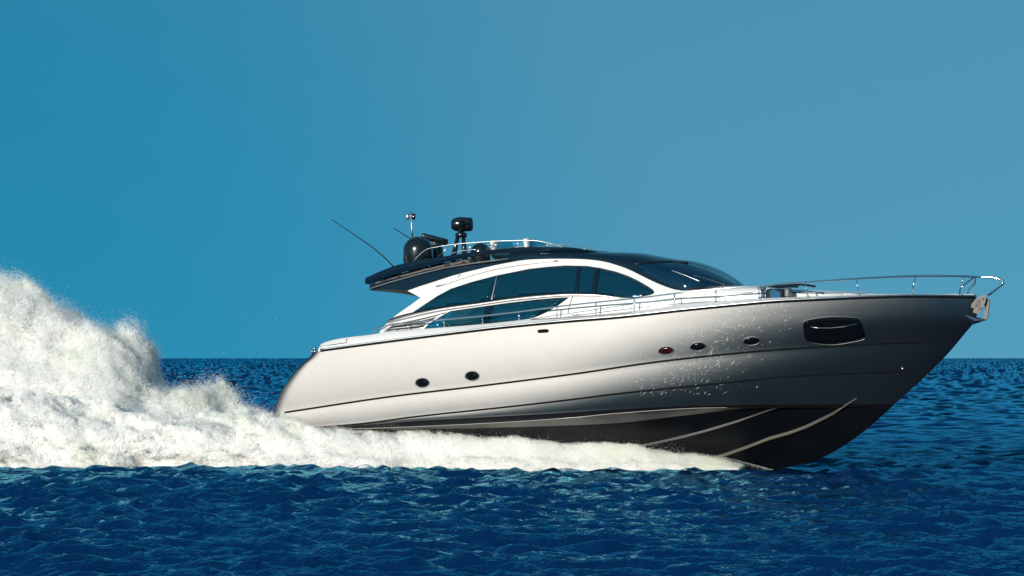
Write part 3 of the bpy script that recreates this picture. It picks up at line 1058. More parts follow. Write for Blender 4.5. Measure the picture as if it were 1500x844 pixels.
# ================================================================ ROOF EQUIPMENT
def dome(px0, px1, ytop, ybase, w_, name='satellite_dome'):
    c = P((px0 + px1) / 2, ybase, w_)
    t = P((px0 + px1) / 2, ytop, w_)
    r = (px1 - px0) / 2 * (BY - c[0] * ST - w_ * CT) / F
    H = t[2] - c[2]
    m = MB()
    prof = [(r * 0.90, -0.10), (r * 0.97, -0.02), (r * 0.985, 0.02), (r * 1.0, 0.05), (r * 1.0, max(0.06, H - r * 0.95))]
    for k in range(1, 10):
        a = k / 10 * math.pi / 2
        prof.append((r * math.cos(a), H - r * 0.95 + r * 0.95 * math.sin(a)))
    prof.append((0.01, H))
    m.lathe(c, prof, n=32)
    o = m.build(name, M['black'])
    m = MB()
    m.lathe((c[0], c[1], c[2] - 0.35), [(r * 0.7, 0), (r * 0.62, 0.12), (r * 0.8, 0.26)], n=24)
    m.build('dome_base', M['black'], o)
    m = MB()
    m.lathe((c[0], c[1], c[2] + 0.03), [(r * 1.0, -0.012), (r * 1.012, -0.008), (r * 1.012, 0.008), (r * 1.0, 0.012)], n=32)
    m.build('dome_seam', M['rubber'], o)
    return o
dome(590.6, 634.5, 346.5, 383, 0.55)
dome(689, 718.5, 356, 383, -0.1)

# radar: pedestal, gearbox and tilted open array
m = MB()
c = P(640.5, 378, -0.35)
m.lathe(c, [(0.20, -0.3), (0.19, 0.0), (0.17, 0.2), (0.15, 0.34), (0.10, 0.40)], n=20)
rd = m.build('radar', M['black'])
rd['label'] = 'open array radar with a tilted black scanner bar'
m = MB()
m.lathe(P(637, 353.5, -0.35), [(0.07, -0.14), (0.09, 0.0), (0.05, 0.08)], n=14)
m.build('scanner_neck', M['dull_steel'], rd)
m = MB()
a, b = Vector(P(617.5, 345.5, -0.2)), Vector(P(656, 355.5, -0.5))
ax = (b - a).normalized(); up = Vector((0, 1, 0)).cross(ax).normalized()
if up.z < 0: up = -up
side_v = ax.cross(up)
rows = []
L_ = (b - a).length
for t, k in [(0, 0.6), (0.02, 0.9), (0.06, 1.0), (0.5, 1.02), (0.94, 1.0), (0.98, 0.9), (1.0, 0.6)]:
    cc = a + ax * L_ * t
    rows.append([tuple(cc + up * 0.095 * k * math.copysign(abs(math.sin(p)) ** 0.6, math.sin(p)) + side_v * 0.12 * k * math.copysign(abs(math.cos(p)) ** 0.6, math.cos(p))) for p in [2 * math.pi * i / 16 for i in range(16)]])
m.grid(rows, close_u=True); m.fan(rows[0]); m.fan(rows[-1])
m.build('scanner_bar', M['black'], rd, angle=50)

# searchlight camera on a two legged stand
W_C = 0.2
m = MB()
for (x0, x1, y0, y1, dw) in [(663, 670.5, 383, 347, -0.12), (681, 679.0, 380, 347, 0.08)]:
    m.tube([P(x0, y0, W_C + dw), P(x1, y1, W_C + dw * 0.4)], [0.085, 0.055], n=12)
st = m.build('camera_stand', M['black'])
m = MB()
m.lathe(P(675.5, 346.5, W_C), [(0.14, -0.03), (0.17, 0.0), (0.17, 0.07), (0.15, 0.10), (0.08, 0.12), (0.07, 0.2)], n=24)
m.build('stand_plate', M['black'], st)
m = MB()
cc = P(677, 328.8, W_C)
PXM = (BY - cc[0] * ST) / F
rx, rz = 16.2 * PXM, 11.0 * PXM
prof = [(0.02, -rx), (0.10, -rx * 0.99), (rz * 0.62, -rx * 0.93), (rz * 0.80, -rx * 0.75), (rz * 0.97, -rx * 0.35), (rz, 0.0), (rz * 0.96, rx * 0.3), (rz * 0.93, rx * 0.45), (rz * 0.92, rx * 0.7), (rz * 0.86, rx * 0.88), (rz * 0.62, rx * 0.97), (0.02, rx)]
m.lathe(cc, prof, axis=(math.cos(TH), math.sin(TH) , 0), n=28)
hd = m.build('camera_head', M['black'], st)
m = MB()
for dx, dy, r in [(0, -1.5, 0.085), (9, 1.5, 0.085)]:
    q = Vector(P(677 + dx, 328.8 + dy, W_C + rz * (0.98 if dx == 0 else 0.84)))
    m.lathe(q, [(r, -0.03), (r, 0.015), (r * 0.8, 0.025), (r * 0.78, 0.010)], axis=(-0.34 * 0, -1, 0.05), n=18)
m.build('camera_lens', M['porthole'], st)

# instrument mast
m = MB()
m.tube([P(604.5, 352, -0.6), P(603.2, 335, -0.6), P(602, 309.5, -0.6)], [0.030, 0.026, 0.016], n=8)
mast = m.build('instrument_mast', M['dull_steel'])
for px in (597.3, 605.6):
    m = MB()
    m.lathe(P(px, 321, -0.6), [(0.03, -0.02), (0.055, 0.0), (0.06, 0.05), (0.058, 0.13), (0.03, 0.16)], n=14)
    m.build('wind_sensor', M['dull_steel' if px < 600 else 'black'], mast)
m = MB()
m.tube([P(595, 316.5, -0.6), P(608, 316.5, -0.6)], 0.018, n=6)
m.build('sensor_bar', M['dull_steel'], mast)

# whip aerials
for pts, w_ in [([(485.6, 321.6), (505, 334.5), (525, 348), (540, 358.5), (553, 368.5), (565, 379), (576, 390.5)], 1.4), ([(576, 334), (588, 341.5), (600, 349), (608, 354.5)], -1.3)]:
    m = MB()
    q = smooth_pts(pts, 14)
    m.tube([P(a, b, w_) for a, b in q], list(np.linspace(0.011, 0.019, 14)), n=6)
    m.build('whip_aerial', M['rubber'])

# ================================================================ FOREDECK
s_a, s_f = float(spix(985, 1.75)), float(spix(1284, 0.2))
CR = curve([(980, 426), (1000, 424.5), (1040, 420.8), (1060, 418.8), (1100, 418.2), (1130, 420), (1158, 422.6), (1210, 425.2), (1250, 427.6), (1292, 431.2)])
rows = []
for u in np.concatenate([np.linspace(0, 0.8, 24)[:-1], 0.8 + 0.2 * np.sin(np.linspace(0, math.pi / 2, 10))]):
    s_ = s_a + (s_f - s_a) * u
    w_ = 1.78 * (1 - (u ** 2.6)) ** 0.62 + 0.02
    px = xpix(s_, 0.5 * w_)
    zc = float(zrow(s_, 0.5 * w_, CR(px)))
    zd = float(np.interp(s_, s_all, zT)) - 0.06
    zc = max(zc, zd + 0.03)
    sec = []
    for ph in np.linspace(0, math.pi, 25):
        c, q = math.cos(ph), math.sin(ph)
        sec.append((s_, -w_ * math.copysign(abs(c) ** 0.45, c), zd + (zc - zd) * abs(q) ** 0.45))
    rows.append(sec)
m = MB(); m.grid(rows); m.fan(rows[0]); m.fan(rows[-1])
m.build('coachroof', M['white'], angle=50)
CRF = bpy.data.objects['coachroof']
on_cr = on(bvh_of(CRF))
m = MB()
q = [on_cr(x, y) for x, y in [(1160, 429.3), (1180, 429.8), (1210, 430.6), (1235, 431)]]
m.tube([tuple(p + n * 0.003) for p, n in q], 0.011, n=5)
m.build('coachroof_seam', M['groove'], CRF)

# polished folding deck locker on the starboard side deck
WLK = 1.95
def lbox(m, x0, x1, y0, y1, w_, d, bev=0.03, mi=0):
    a, b = P(x0, y1, w_), P(x1, y0, w_)
    m.rbox(((a[0] + b[0]) / 2, -w_ + d / 2, (a[2] + b[2]) / 2), (abs(b[0] - a[0]), d, abs(b[2] - a[2])), bev, mi=mi)
m = MB()
lbox(m, 1121, 1148, 423.5, 438, WLK, 0.5, 0.04)
lk = m.build('deck_locker', M['rubber'], angle=30)
lk['label'] = 'black and steel locker open on the foredeck'
m = MB(); m.lathe(P(1117.5, 438.5, WLK), [(0.09, 0.0), (0.08, 0.02), (0.055, 0.1), (0.055, 0.2), (0.085, 0.26), (0.08, 0.34)], n=18)
m.build('steel_drum', M['steel'], lk)
m = MB()
panel(m, rounded([(1128, 436.5), (1128.5, 425.5), (1134, 423.8), (1143.5, 428), (1144.5, 436.2)], 4, 0.25), lambda px, py: (Vector(P(px, py, WLK + 0.03)), Vector((0, -1, 0))), off=0.04, thick=0.1, step=2.5, gridstep=5)
m.build('blue_cushion', M['bluepad'], lk, angle=40)
m = MB(); lbox(m, 1148.5, 1156.5, 422, 436.2, WLK, 0.35, 0.04); m.build('locker_post', M['trim'], lk, angle=30)
m = MB()
panel(m, [(1120, 420.5), (1140, 417.2), (1162, 415.2), (1166, 417), (1163, 421.6), (1152, 421.4), (1138, 422.5)], lambda px, py: (Vector(P(px, py, WLK - 0.1)), Vector((0, -1, 0))), thick=0.4, step=4, gridstep=12)
m.build('locker_lid', M['navy'], lk, angle=30)
m = MB(); m.tube([P(1160, 415.8, WLK - 0.2), P(1180, 417.6, WLK - 0.2), P(1194.5, 419.8, WLK - 0.2)], 0.028, n=8)
m.build('locker_strut', M['rubber'], lk)

# guard rail all along the side deck up to the pulpit
def wr(px):
    w_ = 2.3
    for _ in range(12):
        s_ = spix(px, w_)
        w_ = float(np.interp(s_, s_all, w0)) 
        w_ = max(0.0, w_ - 0.16 * min(1, w_ / 1.0))
    return w_
SEC = [(565, 477.5), (575, 475), (597, 473), (650.7, 468), (706.7, 462.7), (760, 456.6), (816, 449.4), (873, 443), (929, 437.5), (988, 430.2), (1049, 423.6), (1111, 418.6), (1180, 413.5), (1255, 408.9), (1341, 405.4), (1400, 405.2), (1427, 405.6)]
top = smooth_pts(SEC, 70)
tw = [wr(a) for a, b in top]
tw = np.minimum(tw, 2.45)
pul = [(1440, 405.9, 0.50), (1453, 406.6, 0.38), (1462, 408.3, 0.27), (1467.5, 410.8, 0.19), (1469.3, 413.5, 0.15), (1467.5, 416.6, 0.13), (1462, 421, 0.12), (1453, 428, 0.11), (1447, 432.6, 0.10)]
pul_w0 = float(tw[-1])
top3 = [P(a, b, w_) for (a, b), w_ in zip(top, tw)]
print('rail w at bow', pul_w0)
top3 += [P(a, b, min(w_, pul_w0 * 0.95)) for a, b, w_ in pul]
GR = []
for side in (1, -1):
    m = MB(); m.tube([(x, y * side, z + (0.085 * abs(y) if side < 0 else 0)) for x, y, z in top3], 0.021, n=8)
    GR.append(m.build('guard_rail', M['steel']))
PORT_X = {1111: (1179.5, 1183), 1179.5: (1255, 1257.5), 1255: (1341, 1335.5), 1341: (1412, 1405.6)}
def wri(px): return min(wr(px), 2.45)
for (a, b) in [((597, 473), (597, 486)), ((650.7, 468), (650.7, 481)), ((706.7, 462.7), (706.7, 476.5)), ((760, 456.6), (760, 471.5)), ((816, 449.4), (816, 466.8)), ((873, 443), (873, 462)), ((929, 437.5), (929, 456)), ((988, 430.2), (988, 449)), ((1048.6, 423.6), (1048.6, 443)), ((1111, 418.6), (1112, 436.5)), ((1179.5, 413.5), (1183, 434)), ((1255, 408.9), (1257.5, 431)), ((1341, 405.4), (1335.5, 431))]:
    for side in (1, -1):
        w_ = wri(a[0])
        m = MB()
        if side < 0 and a[0] > 1100:
            def seen(k, y, dz):
                x_ = k - 60
                for _ in range(30):
                    x_ += k - xpix(spix(x_, wri(x_)), -wri(x_))
                p_ = P(x_, y, wri(x_))
                zr = float(np.interp(p_[0], [t_[0] for t_ in top3[:len(top)]], [t_[2] for t_ in top3[:len(top)]])) + 0.085 * wri(x_)
                return (p_[0], p_[1], p_[2] + dz if dz else zr)
            k = PORT_X[a[0]]
            yt = float(np.interp(a[0] + 10, [p[0] for p in SEC], [p[1] for p in SEC]))
            q0, q1 = seen(k[0], yt, 0.0), seen(k[1], b[1] - 1.5, 0.06)
            m.tube([(q0[0], -q0[1], q0[2]), (q1[0], -q1[1], q1[2])], 0.017, n=8)
            m.build('stanchion', M['steel'], GR[1])
            continue
        q0, q1 = P(a[0], a[1], w_), P(b[0], b[1], w_)
        m.tube([(q0[0], q0[1] * side, q0[2]), (q1[0], q1[1] * side, q1[2])], 0.017, n=8)
        m.lathe((q1[0], q1[1] * side, q1[2]), [(0.035, -0.01), (0.035, 0.015), (0.02, 0.03)], n=10)
        m.build('stanchion', M['steel'], GR[0 if side > 0 else 1])
for side in (1, -1):
    m = MB()
    q = [P(1427, 405.9, pul_w0), P(1416, 414.5, 0.55), P(1408, 421, 0.55), (P(1406.2, 424, 0.55)), P(1405.6, 431.5, 0.55)]
    m.tube([(x, y * side, z) for x, y, z in q], 0.022, n=8)
    m.build('stanchion', M['steel'], GR[0 if side > 0 else 1])
midr = smooth_pts([(779, 467.2), (816, 462), (873, 453.5), (929, 445.2), (988, 437.4), (1049, 431), (1103, 428.8)], 24)
for side in (1, -1):
    m = MB(); m.tube([(x, y * side, z) for x, y, z in [P(a, b, wri(a)) for a, b in midr]], 0.012, n=6)
    m.build('middle_rail', M['steel'], GR[0 if side > 0 else 1])
rail('stern_rail', smooth_pts([(545, 490), (547.5, 485), (552, 481.3), (560, 479.6), (566, 478.4)], 14), 2.2, 0.018)

# anchor in its roller on the stem
def slab(m, poly, w0_, w1_, mi=0):
    a = [P(x, y, w0_) for x, y in poly]
    d = w0_ - w1_
    b = [(x, y + d, z) for x, y, z in a]
    n = len(a)
    m.add(a + b, [tuple(range(n)), tuple(range(2 * n - 1, n - 1, -1))] + [(i, (i + 1) % n, n + (i + 1) % n, n + i) for i in range(n)], mi)
m = MB()
for w_ in (0.20, -0.14):
    slab(m, [(1430, 437.5), (1433, 435), (1443, 431), (1444.8, 434), (1443.8, 441), (1441, 449.5), (1437, 457.5), (1431, 459.5), (1425, 458), (1427, 450.5), (1420, 452.5), (1418.5, 450.5)], w_, w_ - 0.05)
m.lathe(P(1438.5, 443.5, 0.14), [(0.085, 0), (0.06, 0.10), (0.06, 0.18), (0.085, 0.28)], axis=(0, 1, 0), n=16)
m.lathe(P(1430, 452, 0.14), [(0.05, 0), (0.05, 0.28)], axis=(0, 1, 0), n=12)
dk = MB()
slab(dk, [(1430.5, 441), (1436, 438), (1437, 442), (1431, 450), (1427.5, 449)], 0.215, 0.19)
slab(dk, [(1431.5, 455.5), (1434, 449), (1436.5, 447), (1434, 455.5)], 0.215, 0.19)
AR = m.build('bow_roller', M['cast'], smooth=False)
dk.build('roller_slot', M['recess'], AR, smooth=False)
for px, py in [(1437.5, 452.5), (1440.5, 438)]:
    m = MB()
    m.lathe(P(px, py, 0.205), [(0.022, 0), (0.018, 0.012)], axis=(0, -1, 0), n=10)
    m.build('roller_bolt', M['rubber'], AR)
m = MB()
slab(m, [(1444.8, 437), (1448.8, 439), (1449.2, 444), (1446.4, 467), (1444, 468.5), (1440.4, 466.5), (1443.2, 450)], 0.05, -0.04)
AN = m.build('anchor', M['cast'], smooth=False)
AN['label'] = 'polished steel anchor hung in the bow roller'
m = MB()
for w_ in (1, -1):
    a, b, c = P(1445.8, 468.8, 0.0), P(1412, 460.8, 0.34 * w_), P(1424.5, 476, 0.10 * w_)
    d = P(1441, 466.8, 0.0)
    e = (np.array(a) + np.array(b) + np.array(c)) / 3 + np.array([0, -0.05 * w_, -0.03])
    m.add([a, b, c, d, tuple(e)], [(0, 2, 4), (2, 1, 4), (1, 3, 4), (3, 0, 4), (0, 3, 1), (0, 1, 2)])
m.build('anchor_fluke', M['dull_steel'], AN, smooth=False)

# interior: floor furniture glimpsed through the tinted glass
for px, w_ in [(905, 0.4), (905, -0.8)]:
    m = MB()
    a = P(px, 462, w_)
    m.rbox((a[0], a[1], a[2] - 0.1), (1.0, 0.7, 0.5), 0.08)
    m.rbox((a[0] - 0.45, a[1], a[2] + 0.2), (0.18, 0.7, 0.6), 0.06)
    m.build('saloon_seat', M['recess'], CABIN, angle=30)
m = MB()
a = P(960, 432, 0.2)
m.rbox((a[0] + 0.1, 0.0, a[2] - 0.35), (1.1, 3.0, 0.6), 0.1)
m.build('dashboard', M['rubber'], CABIN, angle=30)

# ================================================================ SEA
rng = np.random.default_rng(7)
def wave_set():
    comps = []
    for lam0, lam1, n, steep, spread in [(12, 32, 10, 0.030, 62), (3, 9, 14, 0.018, 40), (1.2, 3, 26, 0.045, 60), (0.30, 1.3, 64, 0.100, 62)]:
        for _ in range(n):
            lam = math.exp(rng.uniform(math.log(lam0), math.log(lam1)))
            ang = R(-100) + R(rng.normal(0, spread * 0.6))
            k = 2 * math.pi / lam
            comps.append((k * math.cos(ang), k * math.sin(ang), steep * rng.uniform(0.5, 1.3) / k, rng.uniform(0, 2 * math.pi), lam))
    return comps
COMPS = wave_set()
def sea_disp(X, Y, spacing):
    dx = np.zeros_like(X); dy = np.zeros_like(X); dz = np.zeros_like(X); jac = np.zeros_like(X); sx = np.zeros_like(X); sy = np.zeros_like(X)
    gx = 0.75 + 0.25 * np.sin(X * 0.11 + 1.3 * np.sin(Y * 0.05)) * np.sin(Y * 0.073 + 0.6)
    calm = np.clip((np.hypot(X, Y) - 120) / 220, 0.12, 2.2)
    for kx, ky, a, ph, lam in COMPS:
        k = math.hypot(kx, ky)
        att = np.clip((lam / spacing - 2.0) / 2.5, 0, 1)
        if lam > 2.5: att = np.maximum(att, np.clip(spacing / (0.6 * lam) - 0.4, 0, 1))
        if lam < 5: att = att * gx
        if lam > 9: att = att * calm
        t = kx * X + ky * Y + ph
        c, s_ = np.cos(t), np.sin(t)
        sl = np.maximum(att, 1.25 * np.clip((lam - 0.5) / 0.8, 0, 1) * (calm if lam > 9 else 1.0)) * a
        sx -= sl * kx * s_; sy -= sl * ky * s_
        dz += att * a * c
        dx -= att * a * (kx / k) * s_ * 0.85
        dy -= att * a * (ky / k) * s_ * 0.85
        jac += att * a * k * c
    return dx, dy, dz, jac, sx, sy

py_rows = np.concatenate([np.geomspace(3000, 900, 24)[:-1], np.linspace(900, 545, 500)[:-1], np.linspace(545, 524.9, 52)])
dist = CAM_H * F / (py_rows - 524)
fine = np.linspace(-12.6, 12.6, 1500)
outer = np.concatenate([np.linspace(12.6, 30, 50)[1:], np.linspace(30, 180, 60)[1:]])
ang = R(1) * np.concatenate([-outer[::-1][1:], fine, outer])
D, A = np.meshgrid(dist, ang, indexing='ij')
spc = np.gradient(dist)
SP = np.abs(spc)[:, None] * np.ones_like(A)
dA = np.abs(np.gradient(ang))[None, :] * D
SP = np.maximum(SP * 0.5, dA)
X = D * np.sin(A); Y = D * np.cos(A)
dx, dy, dz, jac, sx, sy = sea_disp(X, Y, SP)
fade = np.clip((2600 - D) / 1500, 0, 1)
V = np.stack([X + dx, Y + dy, dz * np.where(D > 1000, fade, 1.0)], -1)
nR, nC = X.shape
# foam attribute: breaking crests plus the lacy water beside the boat
def fbm2(x, y, seed, octs=4):
    out = 0; amp = 1
    for o in range(octs):
        xi, yi = np.floor(x).astype(np.int64), np.floor(y).astype(np.int64)
        fx, fy = x - xi, y - yi
        ux, uy = fx * fx * (3 - 2 * fx), fy * fy * (3 - 2 * fy)
        def h(a, b):
            n = (a * 374761393 + b * 668265263 + (seed + o) * 974711) & 0x7fffffff
            n = ((n ^ (n >> 13)) * 1274126177) & 0x7fffffff
            return ((n ^ (n >> 16)) & 0xffff) / 65535.0
        v = (h(xi, yi) * (1 - ux) + h(xi + 1, yi) * ux) * (1 - uy) + (h(xi, yi + 1) * (1 - ux) + h(xi + 1, yi + 1) * ux) * uy
        out = out + amp * (v - 0.5); amp *= 0.5; x = x * 2.03 + 11.7; y = y * 2.03 + 5.3
    return out
patch = fbm2(X * 0.16, Y * 0.10, 3)
foam = np.clip((jac + 0.9 * patch - 1.55) * 2.5, 0, 1) * np.clip((D - 105) / 60, 0, 1)
S_ = (X - BX) * CT - (Y - BY) * ST
W_ = -(X - BX) * ST - (Y - BY) * CT
SIDE_S = float(spix(1082, 0.9))
wout = 0.9 + (SIDE_S - S_) * 0.245
ed = W_ - wout
lace = np.clip(1.0 - np.abs(ed - 0.3) / 1.3, 0, 1) * (S_ < SIDE_S + 1.0) * (S_ > -60)
lace = lace * np.clip(0.5 + 1.6 * fbm2(X * 1.3, Y * 0.9, 9), 0, 1)
lace = np.where(S_ < SIDE_S - 10, lace * 0.5, lace)
inner = ((W_ < wout - 0.2) & (W_ > -wout) & (S_ < SIDE_S - 2)).astype(float)
foam = np.clip(foam + lace * 0.9 + inner * 0.85, 0, 1)
me = bpy.data.meshes.new('sea')
vs = V.reshape(-1, 3)
idx = np.arange(nR * nC).reshape(nR, nC)
q = np.stack([idx[:-1, :-1], idx[1:, :-1], idx[1:, 1:], idx[:-1, 1:]], -1).reshape(-1, 4)[:, ::-1]
wrap = np.stack([idx[:-1, -1], idx[1:, -1], idx[1:, 0], idx[:-1, 0]], -1)[:, ::-1]
q = np.concatenate([q, wrap])
def fast_mesh(me, vs, polys):
    k = polys.shape[1]
    me.vertices.add(len(vs)); me.vertices.foreach_set('co', vs.astype(np.float32).ravel())
    me.loops.add(polys.size); me.loops.foreach_set('vertex_index', polys.astype(np.int32).ravel())
    me.polygons.add(len(polys)); me.polygons.foreach_set('loop_start', np.arange(0, polys.size, k, dtype=np.int32))
    me.update(calc_edges=True)
fast_mesh(me, vs, q)
nv = np.stack([-sx, -sy, np.ones_like(sx)], -1); nv /= np.linalg.norm(nv, axis=-1)[..., None]
me.attributes.new('wave_normal', 'FLOAT_VECTOR', 'POINT').data.foreach_set('vector', nv.astype(np.float32).ravel())
me.attributes.new('ripple', 'FLOAT', 'POINT').data.foreach_set('value', np.clip(0.62 - (D - 50) / 250, 0.18, 1).astype(np.float32).ravel())
me.attributes.new('foam', 'FLOAT', 'POINT').data.foreach_set('value', foam.astype(np.float32).ravel())
me.shade_smooth()
SEA = bpy.data.objects.new('sea', me)
COL.objects.link(SEA)
SEA['kind'] = 'structure'
SEA['label'] = 'dark blue choppy sea reaching to the horizon'

mw = bpy.data.materials.new('sea_water')
mw.use_nodes = True
nt = mw.node_tree
nt.nodes.clear()
outm = add(nt, 'ShaderNodeOutputMaterial')
tc = add(nt, 'ShaderNodeTexCoord')
def rip(scale, stretch, detail):
    mp = add(nt, 'ShaderNodeMapping'); mp.inputs['Scale'].default_value = stretch
    nz = add(nt, 'ShaderNodeTexNoise'); nz.inputs['Scale'].default_value = scale; nz.inputs['Detail'].default_value = detail
    nt.links.new(tc.outputs['Object'], mp.inputs[0]); nt.links.new(mp.outputs[0], nz.inputs[0])
    return nz
n1 = rip(2.6, (0.55, 1.0, 1.0), 5)
n2 = rip(12.0, (0.8, 1.0, 1.0), 5)
b1 = add(nt, 'ShaderNodeBump'); b1.inputs['Distance'].default_value = 0.22; b1.inputs['Strength'].default_value = 1.0
b2 = add(nt, 'ShaderNodeBump'); b2.inputs['Distance'].default_value = 0.07; b2.inputs['Strength'].default_value = 1.0
rpl = add(nt, 'ShaderNodeAttribute', attribute_name='ripple')
nt.links.new(rpl.outputs['Fac'], b1.inputs['Strength']); nt.links.new(rpl.outputs['Fac'], b2.inputs['Strength'])
nt.links.new(n1.outputs[0], b1.inputs['Height'])
nt.links.new(n2.outputs[0], b2.inputs['Height'])
wn = add(nt, 'ShaderNodeAttribute', attribute_name='wave_normal')
nt.links.new(wn.outputs['Vector'], b1.inputs['Normal'])
nt.links.new(b1.outputs[0], b2.inputs['Normal'])
# water body under a rough reflecting skin: a choppy surface never mirrors fully, even at grazing angles
body = add(nt, 'ShaderNodeBsdfDiffuse'); body.inputs[0].default_value = (0.0010, 0.0145, 0.060, 1)
skin = add(nt, 'ShaderNodeBsdfGlossy'); skin.inputs['Color'].default_value = (0.22, 0.74, 1.0, 1); skin.inputs['Roughness'].default_value = 0.03
fr = add(nt, 'ShaderNodeFresnel'); fr.inputs['IOR'].default_value = 1.33
cap = add(nt, 'ShaderNodeMapRange'); cap.inputs['From Min'].default_value = 0.02; cap.inputs['From Max'].default_value = 1.0
cap.inputs['To Min'].default_value = 0.02; cap.inputs['To Max'].default_value = 1.0
nt.links.new(fr.outputs[0], cap.inputs[0])
for n_ in (body, skin, fr):
    nt.links.new(b2.outputs[0], n_.inputs['Normal'])
wm = add(nt, 'ShaderNodeMixShader')
nt.links.new(cap.outputs[0], wm.inputs[0]); nt.links.new(body.outputs[0], wm.inputs[1]); nt.links.new(skin.outputs[0], wm.inputs[2])
at = add(nt, 'ShaderNodeAttribute', attribute_name='foam')
fn = rip(7.0, (0.5, 1.0, 1.0), 6)
ma_ = add(nt, 'ShaderNodeMath', operation='ADD')
nt.links.new(at.outputs['Fac'], ma_.inputs[0]); nt.links.new(fn.outputs[0], ma_.inputs[1])
mr = add(nt, 'ShaderNodeMapRange')
mr.inputs['From Min'].default_value = 0.98; mr.inputs['From Max'].default_value = 1.18
nt.links.new(ma_.outputs[0], mr.inputs[0])
fd = add(nt, 'ShaderNodeBsdfDiffuse'); fd.inputs[0].default_value = (0.82, 0.84, 0.84, 1)
ms = add(nt, 'ShaderNodeMixShader')
nt.links.new(mr.outputs[0], ms.inputs[0]); nt.links.new(wm.outputs[0], ms.inputs[1]); nt.links.new(fd.outputs[0], ms.inputs[2])
nt.links.new(ms.outputs[0], outm.inputs[0])
me.materials.append(mw)

# ================================================================ SPRAY
LAT = rng.random((64, 64, 64)).astype(np.float32).ravel() * 2 - 1
def noise3(p, seed):
    p = p.astype(np.float32) + np.float32(seed * 7.31)
    i = np.floor(p).astype(np.int32); f = p - i
    u = f * f * (3 - 2 * f)
    x0, y0, z0 = i[:, 0] & 63, i[:, 1] & 63, i[:, 2] & 63
    x1, y1, z1 = (x0 + 1) & 63, (y0 + 1) & 63, (z0 + 1) & 63
    x0 = x0 << 12; x1 = x1 << 12; y0 = y0 << 6; y1 = y1 << 6
    ux, uy, uz = u[:, 0], u[:, 1], u[:, 2]
    g = lambda a, b_, c: LAT[a + b_ + c]
    L = lambda a, b_, t: a + (b_ - a) * t
    c0 = L(L(g(x0, y0, z0), g(x1, y0, z0), ux), L(g(x0, y1, z0), g(x1, y1, z0), ux), uy)
    c1 = L(L(g(x0, y0, z1), g(x1, y0, z1), ux), L(g(x0, y1, z1), g(x1, y1, z1), ux), uy)
    return L(c0, c1, uz)
def fbm3(p, seed, octs=5, gain=0.55):
    o = 0; a = 1.0; q = p.copy()
    for k in range(octs):
        o = o + a * noise3(q, seed + k); a *= gain; q = q * 2.07 + 3.1
    return o

TRI = np.array([(1.0, 0, 0), (-0.5, 0.866, 0), (-0.5, -0.866, 0)])
def droplets(name, pts, nrm, rad, label, material, jitter=0.22):
    """one small two sided flake of water per point, loosely facing out of the cloud"""
    n = len(pts)
    nn = nrm / np.maximum(np.linalg.norm(nrm, axis=1), 1e-6)[:, None] + jitter * rng.normal(size=(n, 3)) * 0.6
    nn /= np.linalg.norm(nn, axis=1)[:, None]
    a = rng.normal(size=(n, 3)); u = np.cross(nn, a); u /= np.linalg.norm(u, axis=1)[:, None]
    w = np.cross(nn, u)
    v = (u[:, None, :] * TRI[None, :, 0, None] + w[:, None, :] * TRI[None, :, 1, None]) * rad[:, None, None] + pts[:, None, :]
    f = np.arange(3 * n).reshape(n, 3)
    me = bpy.data.meshes.new(name)
    fast_mesh(me, v.reshape(-1, 3), f)
    me.materials.append(material)
    o = bpy.data.objects.new(name, me)
    COL.objects.link(o)
    o.location = BASE; o.rotation_euler = (0, 0, -TH)
    o['kind'] = 'stuff'; o['label'] = label; o['category'] = 'spray'
    print(name, n)
    return o
msp = bpy.data.materials.new('sea_spray')
msp.use_nodes = True
nt = msp.node_tree; nt.nodes.clear()
om = add(nt, 'ShaderNodeOutputMaterial')
tcs_ = add(nt, 'ShaderNodeTexCoord'); nzs = add(nt, 'ShaderNodeTexNoise'); nzs.inputs['Scale'].default_value = 0.45; nzs.inputs['Detail'].default_value = 3
nt.links.new(tcs_.outputs['Object'], nzs.inputs[0])
rs = add(nt, 'ShaderNodeMapRange'); rs.inputs['From Min'].default_value = 0.55; rs.inputs['From Max'].default_value = 0.72
nt.links.new(nzs.outputs[0], rs.inputs[0])
cs = add(nt, 'ShaderNodeMix', data_type='RGBA'); cs.inputs[6].default_value = (0.98, 0.972, 0.95, 1); cs.inputs[7].default_value = (0.93, 0.94, 0.85, 1)
nt.links.new(rs.outputs[0], cs.inputs[0])
d1 = add(nt, 'ShaderNodeBsdfDiffuse'); d1.inputs[0].default_value = (0.98, 0.97, 0.945, 1)
d2 = add(nt, 'ShaderNodeBsdfTranslucent'); d2.inputs[0].default_value = (0.98, 0.975, 0.945, 1)
nt.links.new(cs.outputs[2], d1.inputs[0]); nt.links.new(cs.outputs[2], d2.inputs[0])
mx = add(nt, 'ShaderNodeMixShader'); mx.inputs[0].default_value = 0.42
nt.links.new(d1.outputs[0], mx.inputs[1]); nt.links.new(d2.outputs[0], mx.inputs[2])
tr_ = add(nt, 'ShaderNodeBsdfTransparent')
mt = add(nt, 'ShaderNodeMixShader'); mt.inputs[0].default_value = 0.55
nt.links.new(tr_.outputs[0], mt.inputs[1]); nt.links.new(mx.outputs[0], mt.inputs[2]); nt.links.new(mt.outputs[0], om.inputs[0])

def prof_s(pts, w_):
    """height above the water by station, from a traced top edge"""
    s_ = np.array([float(spix(a, w_)) for a, b in pts]); z_ = np.array([float(inv(a, b, w_)[1]) for a, b in pts])
    o = np.argsort(s_)
    return lambda q: np.interp(q, s_[o], z_[o])

